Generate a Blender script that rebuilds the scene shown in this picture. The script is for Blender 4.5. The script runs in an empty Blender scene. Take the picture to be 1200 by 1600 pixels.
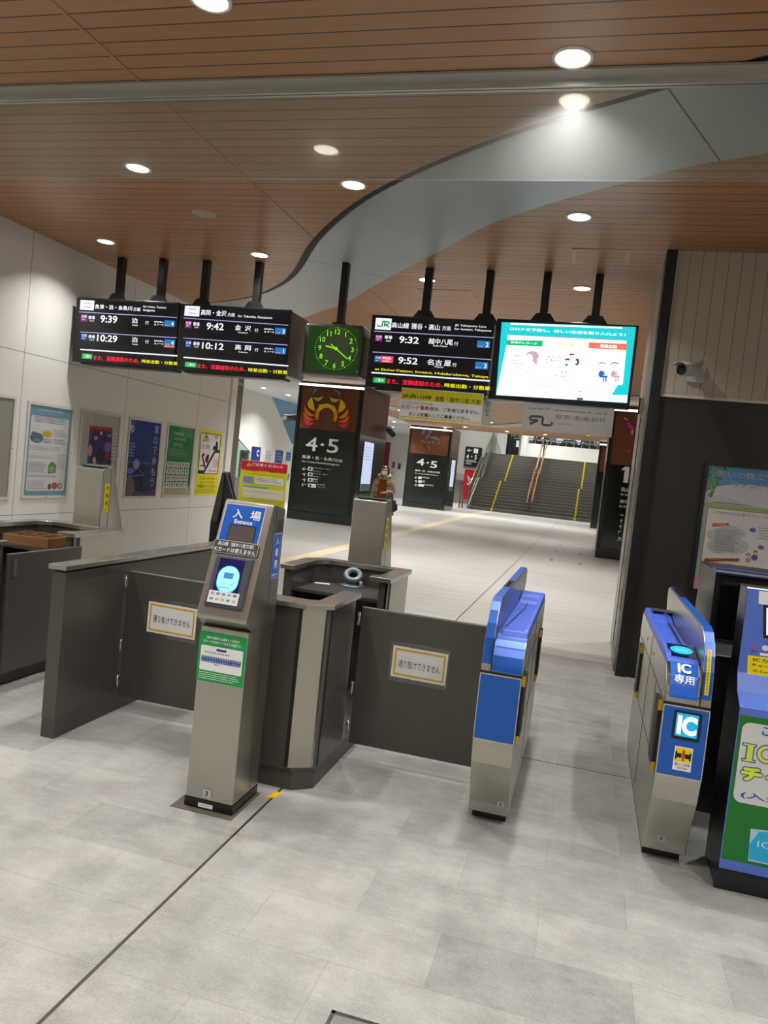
import bpy, bmesh, math, random
from mathutils import Vector as V, Matrix
random.seed(7)
S = bpy.context.scene
COL = S.collection

# ------------------------------------------------------------------ camera
EYE = V((0.0, 0.0, 1.55)); FPX = 1198.9
YAW, PIT, ROL = -0.258013, -0.056143, 0.105145
_cy, _sy, _cp, _sp = math.cos(YAW), math.sin(YAW), math.cos(PIT), math.sin(PIT)
_F = V((_sy*_cp, _cy*_cp, _sp)); _R = V((_cy, -_sy, 0)); _U = _R.cross(_F)
_c, _s = math.cos(ROL), math.sin(ROL)
CR = _R*_c + _U*_s; CU = _R*-_s + _U*_c
cd = bpy.data.cameras.new('camera'); cam = bpy.data.objects.new('camera', cd); COL.objects.link(cam)
cd.sensor_fit = 'VERTICAL'; cd.sensor_height = 36; cd.lens = FPX/1600*36; cd.clip_start = .05; cd.clip_end = 300
m = Matrix((CR, CU, -_F)).transposed().to_4x4(); m.translation = EYE
cam.matrix_world = m; S.camera = cam

# ------------------------------------------------------------------ world, exposure
w = bpy.data.worlds.new('world'); S.world = w; w.use_nodes = True
wn = w.node_tree.nodes; wb = wn['Background']
sky = wn.new('ShaderNodeTexSky'); sky.sky_type = 'HOSEK_WILKIE'; sky.turbidity = 6; sky.sun_direction = (.2, .6, .75)
w.node_tree.links.new(sky.outputs[0], wb.inputs[0]); wb.inputs[1].default_value = 2.6
vs = S.view_settings; vs.view_transform = 'Standard'; vs.look = 'None'; vs.gamma = 1; vs.exposure = 0.0; vs.use_curve_mapping = False
cy = S.cycles; cy.use_denoising = True; cy.max_bounces = 8; cy.diffuse_bounces = 4; cy.glossy_bounces = 4; cy.transparent_max_bounces = 12
cy.sample_clamp_indirect = 6; cy.caustics_reflective = False; cy.caustics_refractive = False
LAMP_W = 18.5          # each ceiling downlight
HALL_W = 48.0          # each downlight of the hall beyond the gates

# ------------------------------------------------------------------ measuring: a pixel of the photo to a point on a plane
def ray(x, y): return _F*FPX + CR*(x-600) - CU*(y-800)
def atz(x, y, z): d = ray(x, y); return EYE + d*((z-EYE.z)/d.z)
def onplane(x, y, o, n):
    d = ray(x, y); return EYE + d*((o-EYE).dot(n)/d.dot(n))

# ------------------------------------------------------------------ materials
def lin(h):
    if isinstance(h, str): h = [int(h[i:i+2], 16) for i in (0, 2, 4)]
    return tuple((c/255/12.92 if c/255 <= .04045 else ((c/255+.055)/1.055)**2.4) for c in h)
MATS = {}
def pm(name, col, rough=.5, metal=0., spec=.5, noise=0., nscale=(6, 6, 6), bump=0., rnoise=0.):
    if name in MATS: return MATS[name]
    mt = bpy.data.materials.new(name); mt.use_nodes = True; nt = mt.node_tree; b = nt.nodes['Principled BSDF']
    c = (*lin(col), 1)
    b.inputs['Base Color'].default_value = c; b.inputs['Roughness'].default_value = rough
    b.inputs['Metallic'].default_value = metal; b.inputs['Specular IOR Level'].default_value = spec
    if noise or bump or rnoise:
        g = nt.nodes.new('ShaderNodeNewGeometry'); mp = nt.nodes.new('ShaderNodeMapping'); mp.inputs['Scale'].default_value = nscale
        no = nt.nodes.new('ShaderNodeTexNoise'); no.inputs['Scale'].default_value = 1; no.inputs['Detail'].default_value = 6
        nt.links.new(g.outputs['Position'], mp.inputs[0]); nt.links.new(mp.outputs[0], no.inputs['Vector'])
        if noise:
            mx = nt.nodes.new('ShaderNodeMix'); mx.data_type = 'RGBA'
            mx.inputs[6].default_value = tuple(v*(1-noise) for v in c[:3])+(1,); mx.inputs[7].default_value = tuple(min(1, v*(1+noise)) for v in c[:3])+(1,)
            nt.links.new(no.outputs['Fac'], mx.inputs[0]); nt.links.new(mx.outputs[2], b.inputs['Base Color'])
        if rnoise:
            mr = nt.nodes.new('ShaderNodeMapRange'); mr.inputs[3].default_value = rough-rnoise; mr.inputs[4].default_value = rough+rnoise
            nt.links.new(no.outputs['Fac'], mr.inputs[0]); nt.links.new(mr.outputs[0], b.inputs['Roughness'])
        if bump:
            bp = nt.nodes.new('ShaderNodeBump'); bp.inputs['Strength'].default_value = bump; bp.inputs['Distance'].default_value = .01
            nt.links.new(no.outputs['Fac'], bp.inputs['Height']); nt.links.new(bp.outputs[0], b.inputs['Normal'])
    MATS[name] = mt; return mt
def em(name, col, s=1.):
    if name in MATS: return MATS[name]
    mt = bpy.data.materials.new(name); mt.use_nodes = True; b = mt.node_tree.nodes['Principled BSDF']
    c = (*lin(col), 1); b.inputs['Base Color'].default_value = tuple(v*.1 for v in c[:3])+(1,); b.inputs['Roughness'].default_value = .25
    b.inputs['Emission Color'].default_value = c; b.inputs['Emission Strength'].default_value = s
    MATS[name] = mt; return mt
def ink(h): return pm('ink '+h, h, .55, 0, .3)
def lit(h, s=1.): return em('lit %s %g' % (h, s), h, s)

def nodes(name):
    mt = bpy.data.materials.new(name); mt.use_nodes = True; MATS[name] = mt
    return mt, mt.node_tree, mt.node_tree.nodes['Principled BSDF']
def N(nt, t, **kw):
    n = nt.nodes.new('ShaderNode'+t)
    for k, v in kw.items(): setattr(n, k, v)
    return n
def math_(nt, op, a, b=None, c=None):
    n = N(nt, 'Math', operation=op)
    for i, v in enumerate((a, b, c)):
        if v is None: continue
        if isinstance(v, (int, float)): n.inputs[i].default_value = v
        else: nt.links.new(v, n.inputs[i])
    return n.outputs[0]
def mixc(nt, f, a, b):
    n = N(nt, 'Mix', data_type='RGBA')
    if isinstance(f, (int, float)): n.inputs[0].default_value = f
    else: nt.links.new(f, n.inputs[0])
    for i, v in ((6, a), (7, b)):
        if isinstance(v, tuple): n.inputs[i].default_value = (*v[:3], 1)
        else: nt.links.new(v, n.inputs[i])
    return n.outputs[2]
def xyz(nt):
    g = N(nt, 'NewGeometry'); s = N(nt, 'SeparateXYZ'); nt.links.new(g.outputs['Position'], s.inputs[0])
    return g.outputs['Position'], s.outputs[0], s.outputs[1], s.outputs[2]
def noise(nt, pos, scale, detail=5, rough=.5):
    mp = N(nt, 'Mapping'); mp.inputs['Scale'].default_value = scale; nt.links.new(pos, mp.inputs[0])
    n = N(nt, 'TexNoise'); n.inputs['Scale'].default_value = 1; n.inputs['Detail'].default_value = detail; n.inputs['Roughness'].default_value = rough
    nt.links.new(mp.outputs[0], n.inputs['Vector']); return n.outputs['Fac']
def near0(nt, v, wdt):      # 1 where |v| < wdt
    return math_(nt, 'LESS_THAN', math_(nt, 'ABSOLUTE', v), wdt)
def cell(nt, v, p, off=0.): # distance to the nearest multiple of p
    return math_(nt, 'PINGPONG', math_(nt, 'SUBTRACT', v, off-1000*p), p/2)

# wood-look slatted ceiling: boards along x, a dark gap every 12.6 cm
def make_wood():
    mt, nt, b = nodes('slatted wood ceiling')
    pos, x, y, z = xyz(nt)
    idx = math_(nt, 'FLOOR', math_(nt, 'DIVIDE', y, .1265))
    wn_ = N(nt, 'TexWhiteNoise', noise_dimensions='1D'); nt.links.new(idx, wn_.inputs['W'])
    f = noise(nt, pos, (1.2, 60, 1), 6, .6)
    f2 = math_(nt, 'ADD', math_(nt, 'MULTIPLY', f, .7), math_(nt, 'MULTIPLY', wn_.outputs['Value'], .3))
    c = mixc(nt, f2, lin('916240'), lin('b5875c'))
    fr = math_(nt, 'FRACT', math_(nt, 'DIVIDE', y, .1265))
    gap = math_(nt, 'LESS_THAN', fr, .075)
    c = mixc(nt, gap, c, lin('3a2014'))
    nt.links.new(c, b.inputs['Base Color']); b.inputs['Roughness'].default_value = .36; b.inputs['Specular IOR Level'].default_value = .55
    bp = N(nt, 'Bump'); bp.inputs['Strength'].default_value = .5; bp.inputs['Distance'].default_value = .01; bp.invert = True
    nt.links.new(gap, bp.inputs['Height']); nt.links.new(bp.outputs[0], b.inputs['Normal'])
    return mt
WOOD = make_wood()

# grey stone-look tile near the gates, paler streaked tile in the hall
def make_floor():
    mt, nt, b = nodes('stone tile floor')
    pos, x, y, z = xyz(nt)
    row = math_(nt, 'FLOOR', math_(nt, 'DIVIDE', math_(nt, 'SUBTRACT', y, .1455), .2985))
    sh = math_(nt, 'MULTIPLY', math_(nt, 'PINGPONG', row, 1), .3088)
    xs = math_(nt, 'SUBTRACT', x, sh)
    jx = near0(nt, cell(nt, xs, .6175, 0.0), .0012)
    jy = near0(nt, cell(nt, y, .2985, .1455), .0012)
    tid = N(nt, 'CombineXYZ'); nt.links.new(row, tid.inputs[0]); nt.links.new(math_(nt, 'FLOOR', math_(nt, 'DIVIDE', xs, .6175)), tid.inputs[1])
    wnz = N(nt, 'TexWhiteNoise', noise_dimensions='3D'); nt.links.new(tid.outputs[0], wnz.inputs['Vector'])
    n1 = noise(nt, pos, (1.5, 2.3, 1), 8, .65); n2 = noise(nt, pos, (110, 150, 1), 3, .8); n3 = noise(nt, pos, (6, 9, 1), 8, .75)
    f = math_(nt, 'ADD', math_(nt, 'ADD', math_(nt, 'MULTIPLY', n1, .33), math_(nt, 'MULTIPLY', n2, .27)), math_(nt, 'ADD', math_(nt, 'MULTIPLY', n3, .32), math_(nt, 'MULTIPLY', wnz.outputs['Value'], .08)))
    mr = N(nt, 'MapRange'); mr.inputs[1].default_value = .34; mr.inputs[2].default_value = .66; nt.links.new(f, mr.inputs[0])
    cn = mixc(nt, mr.outputs[0], lin('6b6b67'), lin('b2b1ad'))
    joint = math_(nt, 'MAXIMUM', jx, jy)
    cn = mixc(nt, math_(nt, 'MULTIPLY', joint, .5), cn, lin('6a665e'))
    # dirt that has gathered along the expansion joint
    d1 = noise(nt, pos, (9, 9, 1), 6, .7)
    band = N(nt, 'MapRange'); band.inputs[1].default_value = .11; band.inputs[2].default_value = .0; nt.links.new(math_(nt, 'ABSOLUTE', math_(nt, 'ADD', x, 1.235)), band.inputs[0])
    dm = N(nt, 'MapRange'); dm.inputs[1].default_value = .5; dm.inputs[2].default_value = .68; nt.links.new(d1, dm.inputs[0])
    cn = mixc(nt, math_(nt, 'MULTIPLY', math_(nt, 'MULTIPLY', band.outputs[0], dm.outputs[0]), .55), cn, lin('6e6354'))
    # hall
    s1 = noise(nt, pos, (.9, 14, 1), 6, .6); s2 = noise(nt, pos, (2.5, 40, 1), 4, .6)
    fs = math_(nt, 'ADD', math_(nt, 'MULTIPLY', s1, .6), math_(nt, 'MULTIPLY', s2, .4))
    ms = N(nt, 'MapRange'); ms.inputs[1].default_value = .35; ms.inputs[2].default_value = .65; nt.links.new(fs, ms.inputs[0])
    ch = mixc(nt, ms.outputs[0], lin('a9a9a5'), lin('c9c9c5'))
    hj = math_(nt, 'MAXIMUM', near0(nt, cell(nt, y, 1.2, 0), .004), near0(nt, cell(nt, x, 1.2, .57), .003))
    ch = mixc(nt, math_(nt, 'MULTIPLY', hj, .35), ch, lin('8a8a86'))
    hall = math_(nt, 'GREATER_THAN', y, 7.25)
    c = mixc(nt, hall, cn, ch)
    ex = math_(nt, 'MAXIMUM', near0(nt, math_(nt, 'ADD', x, 1.235), .006), near0(nt, math_(nt, 'SUBTRACT', y, 4.385), .005))
    ex = math_(nt, 'MAXIMUM', ex, math_(nt, 'MAXIMUM', near0(nt, math_(nt, 'SUBTRACT', y, 9.6), .004), near0(nt, math_(nt, 'SUBTRACT', y, 12.3), .005)))
    c = mixc(nt, ex, c, lin('38352f'))
    nt.links.new(c, b.inputs['Base Color'])
    r = N(nt, 'MapRange'); r.inputs[3].default_value = .5; r.inputs[4].default_value = .32; nt.links.new(hall, r.inputs[0]); nt.links.new(r.outputs[0], b.inputs['Roughness'])
    b.inputs['Specular IOR Level'].default_value = .45
    bp = N(nt, 'Bump'); bp.inputs['Strength'].default_value = .1; bp.inputs['Distance'].default_value = .002
    nt.links.new(math_(nt, 'SUBTRACT', n3, joint), bp.inputs['Height']); nt.links.new(bp.outputs[0], b.inputs['Normal'])
    return mt
FLOOR = make_floor()

def panel_mat(name, col, axis, xs, zs, rough=.35, wdt=.004, dark='8a877f'):
    mt, nt, b = nodes(name); pos, x, y, z = xyz(nt); a = (x, y)[axis]
    m_ = None
    for v in xs:
        q = near0(nt, math_(nt, 'SUBTRACT', a, v), wdt); m_ = q if m_ is None else math_(nt, 'MAXIMUM', m_, q)
    for v in zs:
        q = near0(nt, math_(nt, 'SUBTRACT', z, v), wdt); m_ = q if m_ is None else math_(nt, 'MAXIMUM', m_, q)
    nt.links.new(mixc(nt, m_, lin(col), lin(dark)), b.inputs['Base Color']); b.inputs['Roughness'].default_value = rough
    b.inputs['Specular IOR Level'].default_value = .4
    return mt
WALLP = panel_mat('white wall panels', 'dcdbd6', 1, (2.9, 4.83, 6.765, 8.608, 10.45), (.656, 2.357))
WHITE = pm('white wall', 'd4d3cf', .45)
WHITEC = pm('white ceiling', 'd6d6d4', .5)
BLUEW = pm('blue painted wall', '5f8fae', .25)
TEALW = pm('pale green painted wall', 'a9c9c0', .3)
RIBBON = pm('silver grey ceiling ribbon', 'a4a9aa', .34, .0, .6, .03, (3, 3, 3))
STEEL = pm('brushed stainless steel', 'b3b0a6', .29, .97, .5, .03, (30, 30, 1.5))
STEELD = pm('dull stainless steel', '8f8c84', .38, .8, .5, .03, (5, 5, 2))
CHROME = pm('polished steel', 'c8c8c6', .14, 1)
BLACKM = pm('black painted metal', '131314', .4)
DGREY = pm('dark grey coated steel', '504e49', .33, .2, .5, .06, (2, 2, 2), 0, .04)
DGREY2 = pm('dark grey plinth', '454340', .42)
DWALL = pm('dark brown grey wall board', '2c2927', .42, 0, .4, .05, (2, 2, 2))
ALU = pm('light grey aluminium', 'c5c4be', .35, .6)
BLUE = pm('blue enamel', '1257b4', .3, .15, .5)
BLUE2 = pm('bright blue satin plastic', '3f63d2', .38)
BLUE3 = pm('light blue machine casing', '4f6cc0', .4)
BLACKG = pm('glossy black glass', '08080b', .08, 0, .6)
RUBBER = pm('dark rubber', '17171a', .5)
YEL = ink('e6d20c'); GOLD = ink('d0a81c'); YELT = pm('beige tactile paving', 'cdc2a6', .5, 0, .4, .06, (20, 20, 1))
PAPER = pm('white paper', 'e2e2e0', .6)

def clear_mat(name, tint, dust=.03, haze=.03, hr=.22, base=0.04):
    mt = bpy.data.materials.new(name); mt.use_nodes = True; nt = mt.node_tree; MATS[name] = mt
    for n in list(nt.nodes):
        if n.type != 'OUTPUT_MATERIAL': nt.nodes.remove(n)
    out = nt.nodes[0]
    tr = N(nt, 'BsdfTransparent'); tr.inputs[0].default_value = (*lin(tint), 1)
    gl = N(nt, 'BsdfGlossy'); gl.inputs['Roughness'].default_value = .0
    gr = N(nt, 'BsdfGlossy'); gr.inputs['Roughness'].default_value = hr
    d1_ = N(nt, 'BsdfDiffuse'); d1_.inputs[0].default_value = (.8, .8, .8, 1); d2_ = N(nt, 'BsdfTranslucent'); d2_.inputs[0].default_value = (.85, .85, .85, 1)
    df = N(nt, 'MixShader'); df.inputs[0].default_value = .5; nt.links.new(d1_.outputs[0], df.inputs[1]); nt.links.new(d2_.outputs[0], df.inputs[2])
    lw = N(nt, 'LayerWeight'); lw.inputs[0].default_value = .5
    fr = math_(nt, 'ADD', base, math_(nt, 'MULTIPLY', math_(nt, 'POWER', lw.outputs['Facing'], 5), 1-base))
    m1 = N(nt, 'MixShader'); nt.links.new(fr, m1.inputs[0]); nt.links.new(tr.outputs[0], m1.inputs[1]); nt.links.new(gl.outputs[0], m1.inputs[2])
    m2 = N(nt, 'MixShader'); m2.inputs[0].default_value = haze; nt.links.new(m1.outputs[0], m2.inputs[1]); nt.links.new(gr.outputs[0], m2.inputs[2])
    m3 = N(nt, 'MixShader'); m3.inputs[0].default_value = dust; nt.links.new(m2.outputs[0], m3.inputs[1]); nt.links.new(df.outputs[0], m3.inputs[2])
    nt.links.new(m3.outputs[0], out.inputs[0]); return mt
GLASS = clear_mat('clear dusty glass', 'f4f8f5', .09, .022)
GLASSR = clear_mat('greenish balustrade glass', 'cfe6dc', .05, .03, .15)
FILM = clear_mat('clear plastic film', 'ffffff', .03, .03, .12)
COVER = clear_mat('clear poster cover', 'ffffff', .012, .012, .1, .03)
GUARD = clear_mat('clear acrylic guard', 'ffffff', .008, .01, .12, .02)
ACRYL = clear_mat('frosted translucent acrylic', 'e0e0de', .62, .1, .3)

# ------------------------------------------------------------------ mesh builder
OFF = {}
class MB:
    def __init__(s): s.v = []; s.f = []; s.m = []; s.mats = []; s.sm = []
    def mi(s, mt):
        if mt not in s.mats: s.mats.append(mt)
        return s.mats.index(mt)
    def add(s, vs_, fs, mt, smooth=False):
        b = len(s.v); i = s.mi(mt); s.v += [tuple(v) for v in vs_]
        for f in fs: s.f.append(tuple(b+k for k in f)); s.m.append(i); s.sm.append(smooth)
        return s
    def box(s, x0, x1, y0, y1, z0, z1, mt):
        vs_ = [(x, y, z) for x in (x0, x1) for y in (y0, y1) for z in (z0, z1)]
        return s.add(vs_, [(0, 1, 3, 2), (4, 6, 7, 5), (0, 4, 5, 1), (2, 3, 7, 6), (0, 2, 6, 4), (1, 5, 7, 3)], mt)
    def prism(s, pts, axis, a0, a1, mt, smooth=False):      # polygon extruded along an axis (0: pts are y,z  1: x,z  2: x,y)
        def mk(a, p): return {0: (a, p[0], p[1]), 1: (p[0], a, p[1]), 2: (p[0], p[1], a)}[axis]
        n = len(pts); vs_ = [mk(a0, p) for p in pts]+[mk(a1, p) for p in pts]
        s.add(vs_, [tuple(range(n))[::-1], tuple(range(n, 2*n))], mt)
        b = len(s.v)-2*n; i = s.mi(mt)
        for k in range(n):
            j = (k+1) % n; s.f.append((b+k, b+j, b+n+j, b+n+k)); s.m.append(i); s.sm.append(smooth)
        return s
    def tube(s, pts, r, mt, seg=10, cap=True, radii=None):
        pts = [V(p) for p in pts]; n = len(pts); vs_ = []; prev = None
        for i, p in enumerate(pts):
            d = (pts[min(i+1, n-1)]-pts[max(i-1, 0)]).normalized()
            if prev is None: a = V((0, 0, 1)) if abs(d.z) < .9 else V((1, 0, 0)); u = d.cross(a).normalized()
            else: u = (prev-d*prev.dot(d)).normalized()
            prev = u; q = d.cross(u); rr = radii[i] if radii else r
            vs_ += [p+(u*math.cos(t*2*math.pi/seg)+q*math.sin(t*2*math.pi/seg))*rr for t in range(seg)]
        fs = [(i*seg+t, i*seg+(t+1) % seg, (i+1)*seg+(t+1) % seg, (i+1)*seg+t) for i in range(n-1) for t in range(seg)]
        s.add(vs_, fs, mt, True)
        if cap: s.add([vs_[t] for t in range(seg)], [tuple(range(seg))], mt); s.add(vs_[-seg:], [tuple(range(seg))], mt)
        return s
    def lathe(s, prof, c, mt, seg=32, axis=V((0, 0, 1)), smooth=True):
        axis = V(axis).normalized(); a = V((1, 0, 0)) if abs(axis.x) < .9 else V((0, 1, 0)); u = axis.cross(a).normalized(); q = axis.cross(u); c = V(c)
        vs_ = [c+axis*h+(u*math.cos(t*2*math.pi/seg)+q*math.sin(t*2*math.pi/seg))*r for r, h in prof for t in range(seg)]
        fs = [(i*seg+t, i*seg+(t+1) % seg, (i+1)*seg+(t+1) % seg, (i+1)*seg+t) for i in range(len(prof)-1) for t in range(seg)]
        return s.add(vs_, fs, mt, smooth)
    def quad(s, a, b, c, d, mt): return s.add([a, b, c, d], [(0, 1, 2, 3)], mt)
    def strip(s, A, B, mt, smooth=False):
        n = len(A); return s.add(list(A)+list(B), [(i, i+1, n+i+1, n+i) for i in range(n-1)], mt, smooth)
    def build(s, name, parent=None, loc=None, bevel=0, solid=True, weld=False):
        me = bpy.data.meshes.new(name)
        if parent is not None and loc is None: loc = OFF[parent.name]
        if loc is None:
            xs = [v[0] for v in s.v]; ys = [v[1] for v in s.v]; zs = [v[2] for v in s.v]
            loc = V(((min(xs)+max(xs))/2, (min(ys)+max(ys))/2, min(zs)))
        loc = V(loc)
        me.from_pydata([(v[0]-loc.x, v[1]-loc.y, v[2]-loc.z) for v in s.v], [], s.f)
        for mt in s.mats: me.materials.append(mt)
        me.polygons.foreach_set('material_index', s.m); me.polygons.foreach_set('use_smooth', s.sm)
        if solid:
            bm = bmesh.new(); bm.from_mesh(me); bmesh.ops.recalc_face_normals(bm, faces=bm.faces); bm.to_mesh(me); bm.free()
        if weld:
            bm = bmesh.new(); bm.from_mesh(me); bmesh.ops.remove_doubles(bm, verts=bm.verts, dist=.0004); bm.to_mesh(me); bm.free()
        me.update()
        o = bpy.data.objects.new(name, me); COL.objects.link(o)
        if parent is None: o.location = loc
        else:
            o.parent = parent; o.location = loc-OFF[parent.name]
        OFF[o.name] = loc
        if bevel:
            bv = o.modifiers.new('bevel', 'BEVEL'); bv.width = bevel; bv.segments = 2; bv.limit_method = 'ANGLE'; bv.angle_limit = .7
            bv.harden_normals = False
        return o
def tag(o, label, cat, group=None):
    o['label'] = label; o['category'] = cat
    if group: o['group'] = group
    return o
def thing(name, label, cat, loc, group=None):
    o = bpy.data.objects.new(name, None); COL.objects.link(o); o.location = loc; o.empty_display_size = .1; OFF[o.name] = V(loc)
    return tag(o, label, cat, group)
def struct(o): o['kind'] = 'structure'; return o
def lab(o, label): o['label'] = label; return o

# ------------------------------------------------------------------ flat printed panels
_tc = bpy.data.curves.new('type', 'FONT'); _to = bpy.data.objects.new('type', _tc); COL.objects.link(_to); _tc.resolution_u = 3
_cache = {}
def glyphs(txt, bold=0.):
    k = (txt, bold); wide = any(ord(ch) > 0x2e80 for ch in txt)
    if k not in _cache:
        _tc.body = txt; _tc.offset = 0 if wide else bold
        dg = bpy.context.evaluated_depsgraph_get(); dg.update()
        ev = _to.evaluated_get(dg); me = bpy.data.meshes.new_from_object(ev)
        vv = [tuple(v.co[:2]) for v in me.vertices]; ff = [tuple(p.vertices) for p in me.polygons]
        bpy.data.meshes.remove(me)
        x0 = min(v[0] for v in vv); x1 = max(v[0] for v in vv); y0 = min(v[1] for v in vv); y1 = max(v[1] for v in vv)
        vv = [(v[0]-x0, y1-v[1]) for v in vv]; tw, th = x1-x0, y1-y0
        if wide and bold > 0:      # heavier print: the same glyphs struck again a little aside
            n = len(vv); e = min(bold, .035)*.9; v0, f0 = [v[:2] for v in vv], ff; vv, ff = [], []
            for i, (dx, dy) in enumerate(((-e, 0), (e, 0), (0, -e*.7), (0, e*.7))): vv += [(a+dx, b+dy, i*.05) for a, b in v0]; ff += [tuple(q+i*n for q in f) for f in f0]
        _cache[k] = (vv, ff, tw, th)
    return _cache[k]
class Panel:
    """A flat (or mapped) printed face: x to the right, y down, in metres from its upper left corner."""
    def __init__(s, o, u, v, step=.0012, mb=None, crop=None, fn=None):
        s.o = V(o); s.u = V(u).normalized(); s.v = V(v).normalized(); s.n = s.v.cross(s.u).normalized(); s.step = step; s.mb = mb or MB(); s.crop = crop; s.fn = fn
    def P(s, x, y, l):
        if s.fn: return s.fn(x, y, l*s.step)
        return s.o+s.u*x+s.v*y+s.n*(l*s.step)
    def px(s, x, y):      # photo pixel (or crop coordinates) to panel coordinates
        if s.crop: x = s.crop[0]+x/s.crop[2]; y = s.crop[1]+y/s.crop[2]
        q = onplane(x, y, s.o, s.n)-s.o; return q.dot(s.u), q.dot(s.v)
    clip = None; k = 0
    def clipped(s, pts):
        x0, y0, x1, y1 = s.clip
        for ax, lim, sg in ((0, x0, 1), (0, x1, -1), (1, y0, 1), (1, y1, -1)):
            out = []
            for i, a in enumerate(pts):
                c = pts[i-1]; da = (a[ax]-lim)*sg; dc = (c[ax]-lim)*sg
                if (da >= 0) != (dc >= 0): f = dc/(dc-da); out.append((c[0]+(a[0]-c[0])*f, c[1]+(a[1]-c[1])*f))
                if da >= 0: out.append(a)
            pts = out
        return pts
    def poly(s, pts, mt, l=1):
        if s.clip:
            pts = s.clipped(pts)
            if len(pts) < 3: return s
        s.k = (s.k+1) % 60; l += s.k*.008      # no two prints share one plane
        s.mb.add([s.P(x, y, l) for x, y in pts], [tuple(range(len(pts)))[::-1]], mt)
        return s
    def lens(s, a, c, b1, b2, mt, l=2, n=14):      # a crescent between two ends; b1, b2: how far each side bulges
        d = V((c[0]-a[0], c[1]-a[1])); n_ = V((d.y, -d.x)).normalized()
        f = lambda b: [(a[0]+d.x*t+n_.x*b*4*t*(1-t), a[1]+d.y*t+n_.y*b*4*t*(1-t)) for t in [k/n for k in range(n+1)]]
        return s.poly(f(b1)+f(b2)[::-1][1:-1], mt, l)
    def LE(s, x0, y0, x1, y1, b1, b2, mt, l=2):
        k = s.crop[2] if s.crop else 1; a, c = s.px(x0, y0), s.px(x1, y1); f = math.dist(a, c)/math.dist((x0, y0), (x1, y1)); return s.lens(a, c, b1*f, b2*f, mt, l)
    def rect(s, x, y, w_, h, mt, l=1): return s.poly([(x, y), (x+w_, y), (x+w_, y+h), (x, y+h)], mt, l)
    def rr(s, x, y, w_, h, r, mt, l=1, n=6):
        pts = []
        for cx_, cy_, a0 in ((x+w_-r, y+r, -90), (x+w_-r, y+h-r, 0), (x+r, y+h-r, 90), (x+r, y+r, 180)):
            pts += [(cx_+r*math.cos(math.radians(a0+90*k/n)), cy_+r*math.sin(math.radians(a0+90*k/n))) for k in range(n+1)]
        return s.poly(pts, mt, l)
    def ell(s, cx_, cy_, rx, ry, mt, l=1, n=28, a0=0, a1=360, rot=0):
        c, q = math.cos(rot), math.sin(rot); pts = []
        for k in range(n if a1-a0 >= 360 else n+1):
            t = math.radians(a0+(a1-a0)*k/n); px_, py_ = rx*math.cos(t), ry*math.sin(t); pts.append((cx_+px_*c-py_*q, cy_+px_*q+py_*c))
        return s.poly(pts, mt, l)
    def line(s, x0, y0, x1, y1, w_, mt, l=1):
        d = V((x1-x0, y1-y0)); d.normalize(); n = V((-d.y, d.x))*w_/2
        return s.poly([(x0+n.x, y0+n.y), (x1+n.x, y1+n.y), (x1-n.x, y1-n.y), (x0-n.x, y0-n.y)], mt, l)
    def text(s, t, x, y, mt, w_=None, h=None, l=3, bold=.01, flip=False, align='L'):
        vv, ff, tw, th = glyphs(t, bold)
        sx = w_/tw if w_ else None; sy = h/th if h else None
        if sx is None: sx = sy
        if sy is None: sy = sx
        if align == 'C': x -= tw*sx/2
        vs_ = [s.P(x+((tw-q[0]) if flip else q[0])*sx, y+q[1]*sy, l+(q[2] if len(q) > 2 else 0)) for q in vv]
        s.mb.add(vs_, ff, mt); return s
    # the same, placed by two corners measured in the photo
    def T(s, t, x0, y0, x1, y1, mt, l=3, bold=.01, flip=False):
        a, b = s.px(x0, y0); c, d = s.px(x1, y1); return s.text(t, a, b, mt, c-a, d-b, l, bold, flip)
    def B(s, x0, y0, x1, y1, mt, l=2):
        a, b = s.px(x0, y0); c, d = s.px(x1, y1); return s.rect(a, b, c-a, d-b, mt, l)
    def Q(s, pts, mt, l=2): return s.poly([s.px(*p) for p in pts], mt, l)
    def E(s, x, y, x1, y1, mt, l=2, **k):
        a, b = s.px(x, y); c, d = s.px(x1, y1); return s.ell((a+c)/2, (b+d)/2, abs(c-a)/2, abs(d-b)/2, mt, l, **k)
    def L(s, x0, y0, x1, y1, w_, mt, l=2):
        a, b = s.px(x0, y0); c, d = s.px(x1, y1); return s.line(a, b, c, d, w_, mt, l)
    def rows(s, x, y, w_, h, n, mt, l=3, seed=1, fill=.5):   # lines of print too small to read: broken strokes
        rg = random.Random(seed)
        for k in range(n):
            yy = y+h*k/n; xx = x; end = x+w_*rg.uniform(.72, 1)
            while xx < end:
                ww = min(rg.uniform(.02, .06)*w_, end-xx); s.rect(xx, yy, ww*.86, h/n*fill, mt, l); xx += ww+.008*w_
        return s
    def R(s, x0, y0, x1, y1, n, mt, l=3, seed=1, fill=.5):
        a, b = s.px(x0, y0); c, d = s.px(x1, y1); return s.rows(a, b, c-a, d-b, n, mt, l, seed, fill)
    def build(s, name, parent=None, **k): return s.mb.build(name, parent, solid=False, **k)

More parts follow.
